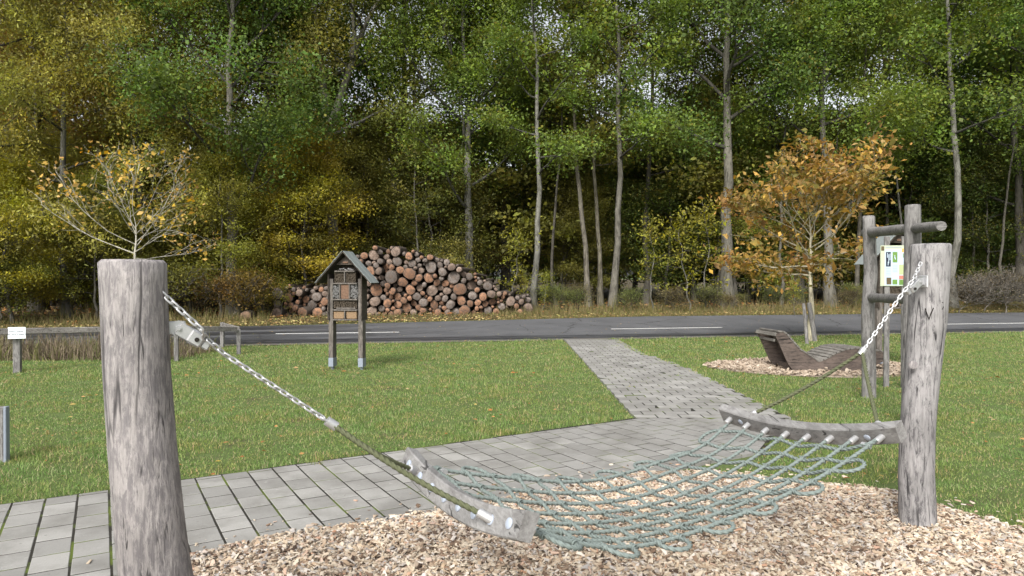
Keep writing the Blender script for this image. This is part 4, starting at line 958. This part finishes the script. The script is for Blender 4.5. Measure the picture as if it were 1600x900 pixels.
# fork oak behind the log stack
def P3(x, y, Y): q = px(x, y, Y); return (q.x, q.y, q.z)
Yf = 31.0; b0 = TX(524, Yf)
tk = [(P3(x, y, Yf)[0] - b0, 0, max(0, P3(x, y, Yf)[2] - .3)) for x, y in ((526, 472), (525, 430), (522, 380), (518, 320), (513, 260), (512, 205), (507, 150), (501, 90), (495, 40), (488, -60), (480, -160), (476, -260))]
e1 = [(P3(x, y, Yf)[0] - b0, 0.1 * k, P3(x, y, Yf)[2] - .3) for k, (x, y) in enumerate(((513, 200), (524, 172), (537, 130), (548, 95), (557, 60), (574, 20), (596, -20), (612, -90), (620, -180)))]
e2 = [(P3(x, y, Yf)[0] - b0, -.1 * k, P3(x, y, Yf)[2] - .3) for k, (x, y) in enumerate(((550, 90), (556, 60), (553, 20), (557, -30), (545, -100)))]
fork = gen_tree(21, 20, .30, 7.2, 4.8, 20, 42000, .12, clus=.55, lthick=.3, trunk=tk, extra=[(e1, .2), (e2, .12)])
tree(None, b0, Yf, 'oak with a pale trunk that forks high up, behind the insect hotel and log stack', None, (.15, .175, .034), (.75, .73, .68), 0, custom=fork)
# thick oak right of centre
tree('oak_b', TX(1137, 31.5), 31.5, 'thickest dark oak trunk in the forest edge, left of the orange young tree', None, DGREEN, (.55, .53, .48), 1.0, 1.0, name='oak_tree')
KEY = [  # x, Y, kind, leaf, bark, scale, label
    (735, 32, 'oak_a', GREEN, LG, .9, 'grey-trunked oak rising just behind the right half of the log stack'),
    (832, 29.5, 'slim_a', GREEN, LG, 1.0, 'slender pale trunk standing at the right end of the log stack'),
    (920, 32, 'slim_b', OLIVE, (.75, .7, .62), 1.15, 'thin mottled trunk, first of three together in the middle of the forest edge'),
    (938, 33.5, 'slim_b', OLIVE, (.8, .75, .62), 1.05, 'thin tan trunk between two others in the middle of the forest edge'),
    (957, 31, 'slim_a', GREEN, MG, 1.15, 'straight grey trunk, thickest and right-hand one of three close trunks at the middle'),
    (1008, 34, 'slim_a', GREEN, DG, 1.1, 'dark oak behind the bent pale branch right of the middle'),
    (1300, 32, 'oak_c', GREEN, MG, 1.0, 'grey trunk showing under the crown of the orange young tree'),
    (1490, 31, 'slim_a', GREEN, LG, 1.2, 'pale slim tree with bare upper branches right of the timber frame'),
    (366, 27.5, 'oak_c', DGREEN, MG, 1.0, 'dark green oak with a grey trunk beside the lone log on the left'),
    (105, 26, 'ash_a', ASH, LG, 1.0, 'yellow-olive ash whose pale trunk shows left of the near post'),
    (-20, 25, 'ash_a', (.31, .28, .055), MG, 1.1, 'yellow-olive ash at the left edge of the picture'),
    (215, 29, 'ash_a', (.25, .245, .045), MG, 1.1, 'tall olive ash behind the half bare young tree'),
    (60, 31, 'oak_b', RUST, DG, 1.05, 'rusty orange tree at the top left behind the ashes'),
    (1405, 33, 'pole', OLIVE, LG, 1.0, 'thin bare pole-like tree rising behind the timber frame'),
    (650, 31.5, 'pole', OLIVE, MG, .8, 'thin bare-topped tree rising from behind the log stack'),
    (1245, 35, 'oak_b', GREEN, DG, 1., 'dark oak behind the left side of the orange young tree'),
    (1600, 33, 'oak_c', DGREEN, DG, 1., 'green oak at the right edge of the picture'),
    (1700, 30, 'oak_a', GREEN, MG, 1., 'green oak beyond the right edge of the clearing'),
    (455, 37, 'oak_a', OLIVE, DG, 1.1, 'olive oak seen through the gap left of the forked oak'),
    (630, 36, 'oak_b', (.12, .20, .034), DG, 1.05, 'bright green oak above the middle of the log stack'),
    (790, 38, 'oak_a', GREEN, DG, 1.1, 'dark trunked oak filling the gap right of the log stack'),
]
for x, Y, kd, lf, bk, s, lab in KEY:
    tree(kd, TX(x, Y), Y, lab, None, lf, bk, None, s, name={'a': 'ash_tree', 'o': 'oak_tree', 's': 'slender_tree', 'p': 'pole_tree'}[kd[0]])
UND = [  # understorey: x, Y, kind, leaf, scale, label
    (485, 29.5, 'beech_a', YEL, .80, 'yellow young beech behind the insect hotel roof, left of the forked oak'),
    (430, 31.5, 'beech_b', (.13, .125, .018), .72, 'olive-yellow young beech behind the small left log stack'),
    (575, 34, 'beech_b', OLIVE, .8, 'olive young beech behind the top of the log stack'),
    (660, 33, 'beech_a', (.075, .082, .017), .95, 'dull green young beech behind the middle of the log stack'),
    (300, 28, 'beech_a', (.11, .105, .015), .62, 'low olive beech behind the near chain'),
    (345, 26.6, 'beech_b', (.15, .15, .022), .62, 'olive-yellow young beech in front of the dark green oak on the left'),
    (412, 30.5, 'beech_a', YEL, .62, 'yellow young beech between the dark green oak and the left log stack'),
    (20, 23.5, 'beech_a', (.20, .18, .016), .60, 'bright yellow young tree behind the rail fence at far left'),
    (150, 25, 'beech_b', (.10, .11, .015), .5, 'yellow-green young tree behind the rail fence near the post'),
    (700, 29.8, 'shrub_a', OLIVE, 1.0, 'olive bush behind the right shoulder of the log stack'),
    (1150, 36, 'beech_b', LIME, .9, 'lime green young beech behind the thick dark oak'),
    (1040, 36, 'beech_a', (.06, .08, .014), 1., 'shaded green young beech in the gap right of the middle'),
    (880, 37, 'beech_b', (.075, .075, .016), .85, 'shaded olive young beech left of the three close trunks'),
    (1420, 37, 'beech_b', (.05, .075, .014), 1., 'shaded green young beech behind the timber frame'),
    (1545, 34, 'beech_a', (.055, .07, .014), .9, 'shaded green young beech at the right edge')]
for x, Y, kd, lf, s, lab in UND:
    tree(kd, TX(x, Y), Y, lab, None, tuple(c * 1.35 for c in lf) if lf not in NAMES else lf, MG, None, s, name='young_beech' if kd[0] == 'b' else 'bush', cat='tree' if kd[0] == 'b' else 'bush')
for x, Y, s, lab in ((798, 28.6, .80, 'yellow-green sapling at the right end of the log stack'), (1022, 28.8, .90, 'yellow-green sapling left of the thick dark oak, nearest the middle'), (1078, 28.6, .95, 'drooping yellow-green sapling just left of the thick dark oak'),
                     (1105, 29.4, 1.05, 'tall thin sapling touching the thick dark oak'), (1243, 27.6, .33, 'tiny lime green sapling by the road left of the orange tree trunk'), (848, 28.4, .4, 'small yellow sapling beside the slender pale trunk'),
                     (815, 28.5, .35, 'low yellow-green sapling behind the end of the log stack'), (440, 26.9, .34, 'low yellow sapling in front of the small left log stack')):
    tree('sapling', TX(x, Y), Y, lab, 'roadside saplings', (.24, .24, .03), LG, None, s, name='sapling', cat='sapling')
# background trees and undergrowth
def ok_far(X, Y, used, d): return all((X - a) ** 2 + (Y - b) ** 2 > d * d for a, b in used)
used = [(TX(k[0], k[1]), k[1]) for k in KEY] + [(b0, Yf)]
def zone_of(xp): return 'at the far left' if xp < 300 else 'behind the forked oak' if xp < 540 else 'behind the log stack' if xp < 830 else 'behind the three close trunks' if xp < 1050 else 'behind the orange young tree' if xp < 1350 else 'behind the timber frame' if xp < 1520 else 'at the far right'
def back(kinds, X, Y, lf, s, nm, what):
    xp = 800 + FPX * X / Y; lab = f'{NAMES[lf]} {what} in the forest depth {zone_of(xp)}' + (', nearer row' if Y < 43 else ', rear row')
    tree(TR_.choice(kinds), X, Y, lab, 'forest interior: ' + lab, lf, DG, None, s, name=nm)
for row, (Y0, nn) in enumerate(((34.5, 8), (38, 8), (43, 6))):
    for k in range(nn):
        X = (-1 + 2 * (k + TR_.uniform(.1, .9)) / nn) * (Y0 * .86 + 4); Y = Y0 + TR_.uniform(-1.8, 1.8) + X * .17
        if not ok_far(X, Y, used, 2.4): continue
        xp = 800 + FPX * X / Y
        if 640 < xp < 700 or 885 < xp < 1065 or 1385 < xp < 1480: continue
        used.append((X, Y)); lf = TR_.choice([RUST if xp < 230 else OLIVE, BROWN, OLIVE]) if xp < 420 and TR_.random() < .6 else TR_.choice([GREEN, GREEN, DGREEN, OLIVE])
        back(['oak_a', 'oak_b', 'oak_c', 'slim_a'] if Y < 41 else ['far_a'], X, Y, lf, TR_.uniform(.88, 1.1), 'forest_tree', 'tall tree')
for row, (Y0, nn) in enumerate(((34, 10), (38, 14), (43, 15), (49, 16), (55, 17), (62, 20))):
    for k in range(nn):
        X = (-1 + 2 * (k + TR_.uniform(.1, .9)) / nn) * (Y0 * .86 + 4); Y = Y0 + TR_.uniform(-1.5, 1.5) + X * .17; xp = 800 + FPX * X / Y
        lf = TR_.choice([BROWN, OLIVE, OLIVE]) if xp < 760 else TR_.choice([GREEN, OLIVE, DGREEN])
        back(['beech_a', 'beech_b'] if Y < 37 else ['under_a', 'under_b'], X, Y, lf, TR_.uniform(.8, 1.15) * (.75 if Y < 37 else 1), 'understorey_tree', 'bushy young tree')
for k in range(34):
    Y = TR_.uniform(31.5, 42); xp = 560 + 1060 * (k + TR_.uniform(0, 1)) / 34; X = TX(xp, Y)
    if not ok_far(X, Y, used, .9): continue
    used.append((X, Y)); lab = 'thin dark trunk with sparse crown ' + zone_of(xp) + (', nearer row' if Y < 36 else ', rear row')
    tree(TR_.choice(['pole', 'pole', 'slim_b']), X, Y, lab, 'thin trunks: ' + lab, TR_.choice([GREEN, OLIVE, LIME, GREEN]), TR_.choice([(.40, .38, .34), (.5, .47, .42), (.33, .31, .28)]), None, TR_.uniform(.95, 1.2), name='slender_tree')
for k in range(58):
    s_ = -30 + 64 * (k + TR_.uniform(0, 1)) / 58; t_ = TR_.uniform(4.6, 7.4); X, Y = xy(s_, t_); xp = 800 + FPX * X / Y
    if 425 < xp < 835: t_ += 4; X, Y = xy(s_, t_)
    ln, lf = TR_.choice([('olive', (.15, .145, .05)), ('brownish', (.17, .14, .07)), ('green', (.13, .15, .045))]) if xp > 420 else TR_.choice([('yellow', (.17, .16, .022)), ('green', (.12, .13, .024)), ('rusty', (.16, .11, .025))])
    lab = f'{ln} straggly roadside bush in the undergrowth ' + zone_of(xp).replace('behind', 'below')
    tree(TR_.choice(['shrub_a', 'shrub_b', 'shrub_b']), X, Y, lab, 'bushes along the far road edge: ' + lab, lf, (.6, .55, .5), None, TR_.uniform(.35, .65) if xp > 420 else TR_.uniform(.9, 1.4), name='bush', cat='bush')
for x, Y, s in ((1500, 29.5, .9), (1568, 29.8, 1.0), (1620, 30.3, 1.0), (1535, 30.2, .95)):
    tree('bramble', TX(x, Y), Y, 'bare brown bramble bush right of the timber frame beyond the road', 'brown brambles at the right', (.15, .125, .09), (.62, .58, .54), None, s, limb=.9, name='bramble_bush', cat='bush')
# young trees in the clearing
def chest(p): return .86 + .2 * math.sin(math.pi * p)
yo = gen_tree(31, 3.55, .095, 1.7, 2.2, 20, 6200, .15, asp=.5, clus=.21, flat=.55, up=(.02, 1.10), nsub=6, ntw=3, droop=.12, lthick=.5, prof=chest, upw=.8, wob=.06, twr=.006)
o = tree(None, TX(1268, 18.3), 18.3, 'young tree with orange-brown autumn leaves behind the lounger', None, (.40, .25, .055), (1.5, 1.42, 1.15), 2.2, .98, custom=yo, name='young_tree', lm='leaf_autumn', limb=.85)
def umb(p): return 1.0 - .2 * p
yl = gen_tree(32, 3.05, .075, 2.12, 2.05, 12, 900, .09, asp=.66, clus=.16, flat=.7, up=(.08, 1.2), nsub=6, ntw=4, lthick=.42, prof=umb, wob=.05, twr=.0042)
tree(None, TX(214, 15), 15, 'small half bare tree with pale branches and few yellow leaves behind the near post', None, (.58, .37, .07), (1.65, 1.6, 1.5), .6, .98, custom=yl, name='young_tree', lm='leaf_autumn', limb=.9)
for (a, b, r, lab) in (((1262, 538), (1256, 474), .045, 'thin dark leaning stake left of the orange tree trunk'), ((1275, 534), (1264, 473), .065, 'thick pale leaning stake in front of the orange tree trunk')):
    p0 = px(*a); p1 = px(b[0], b[1], p0.y + .1); s_ = thing('tree_stake', lab, 'stake', (p0.x, p0.y, 0), 0, 'stakes of the orange tree')
    mb = MB(); q = Vector((p1.x - p0.x, p1.y - p0.y, p1.z)); mb.tube([(0, 0, -.1), q * .5, q - q.normalized() * .01, q], [r, r * .95, r * .9, r * .7], 12); mb.build('stake_pole', M['timber'], s_, True, 50)
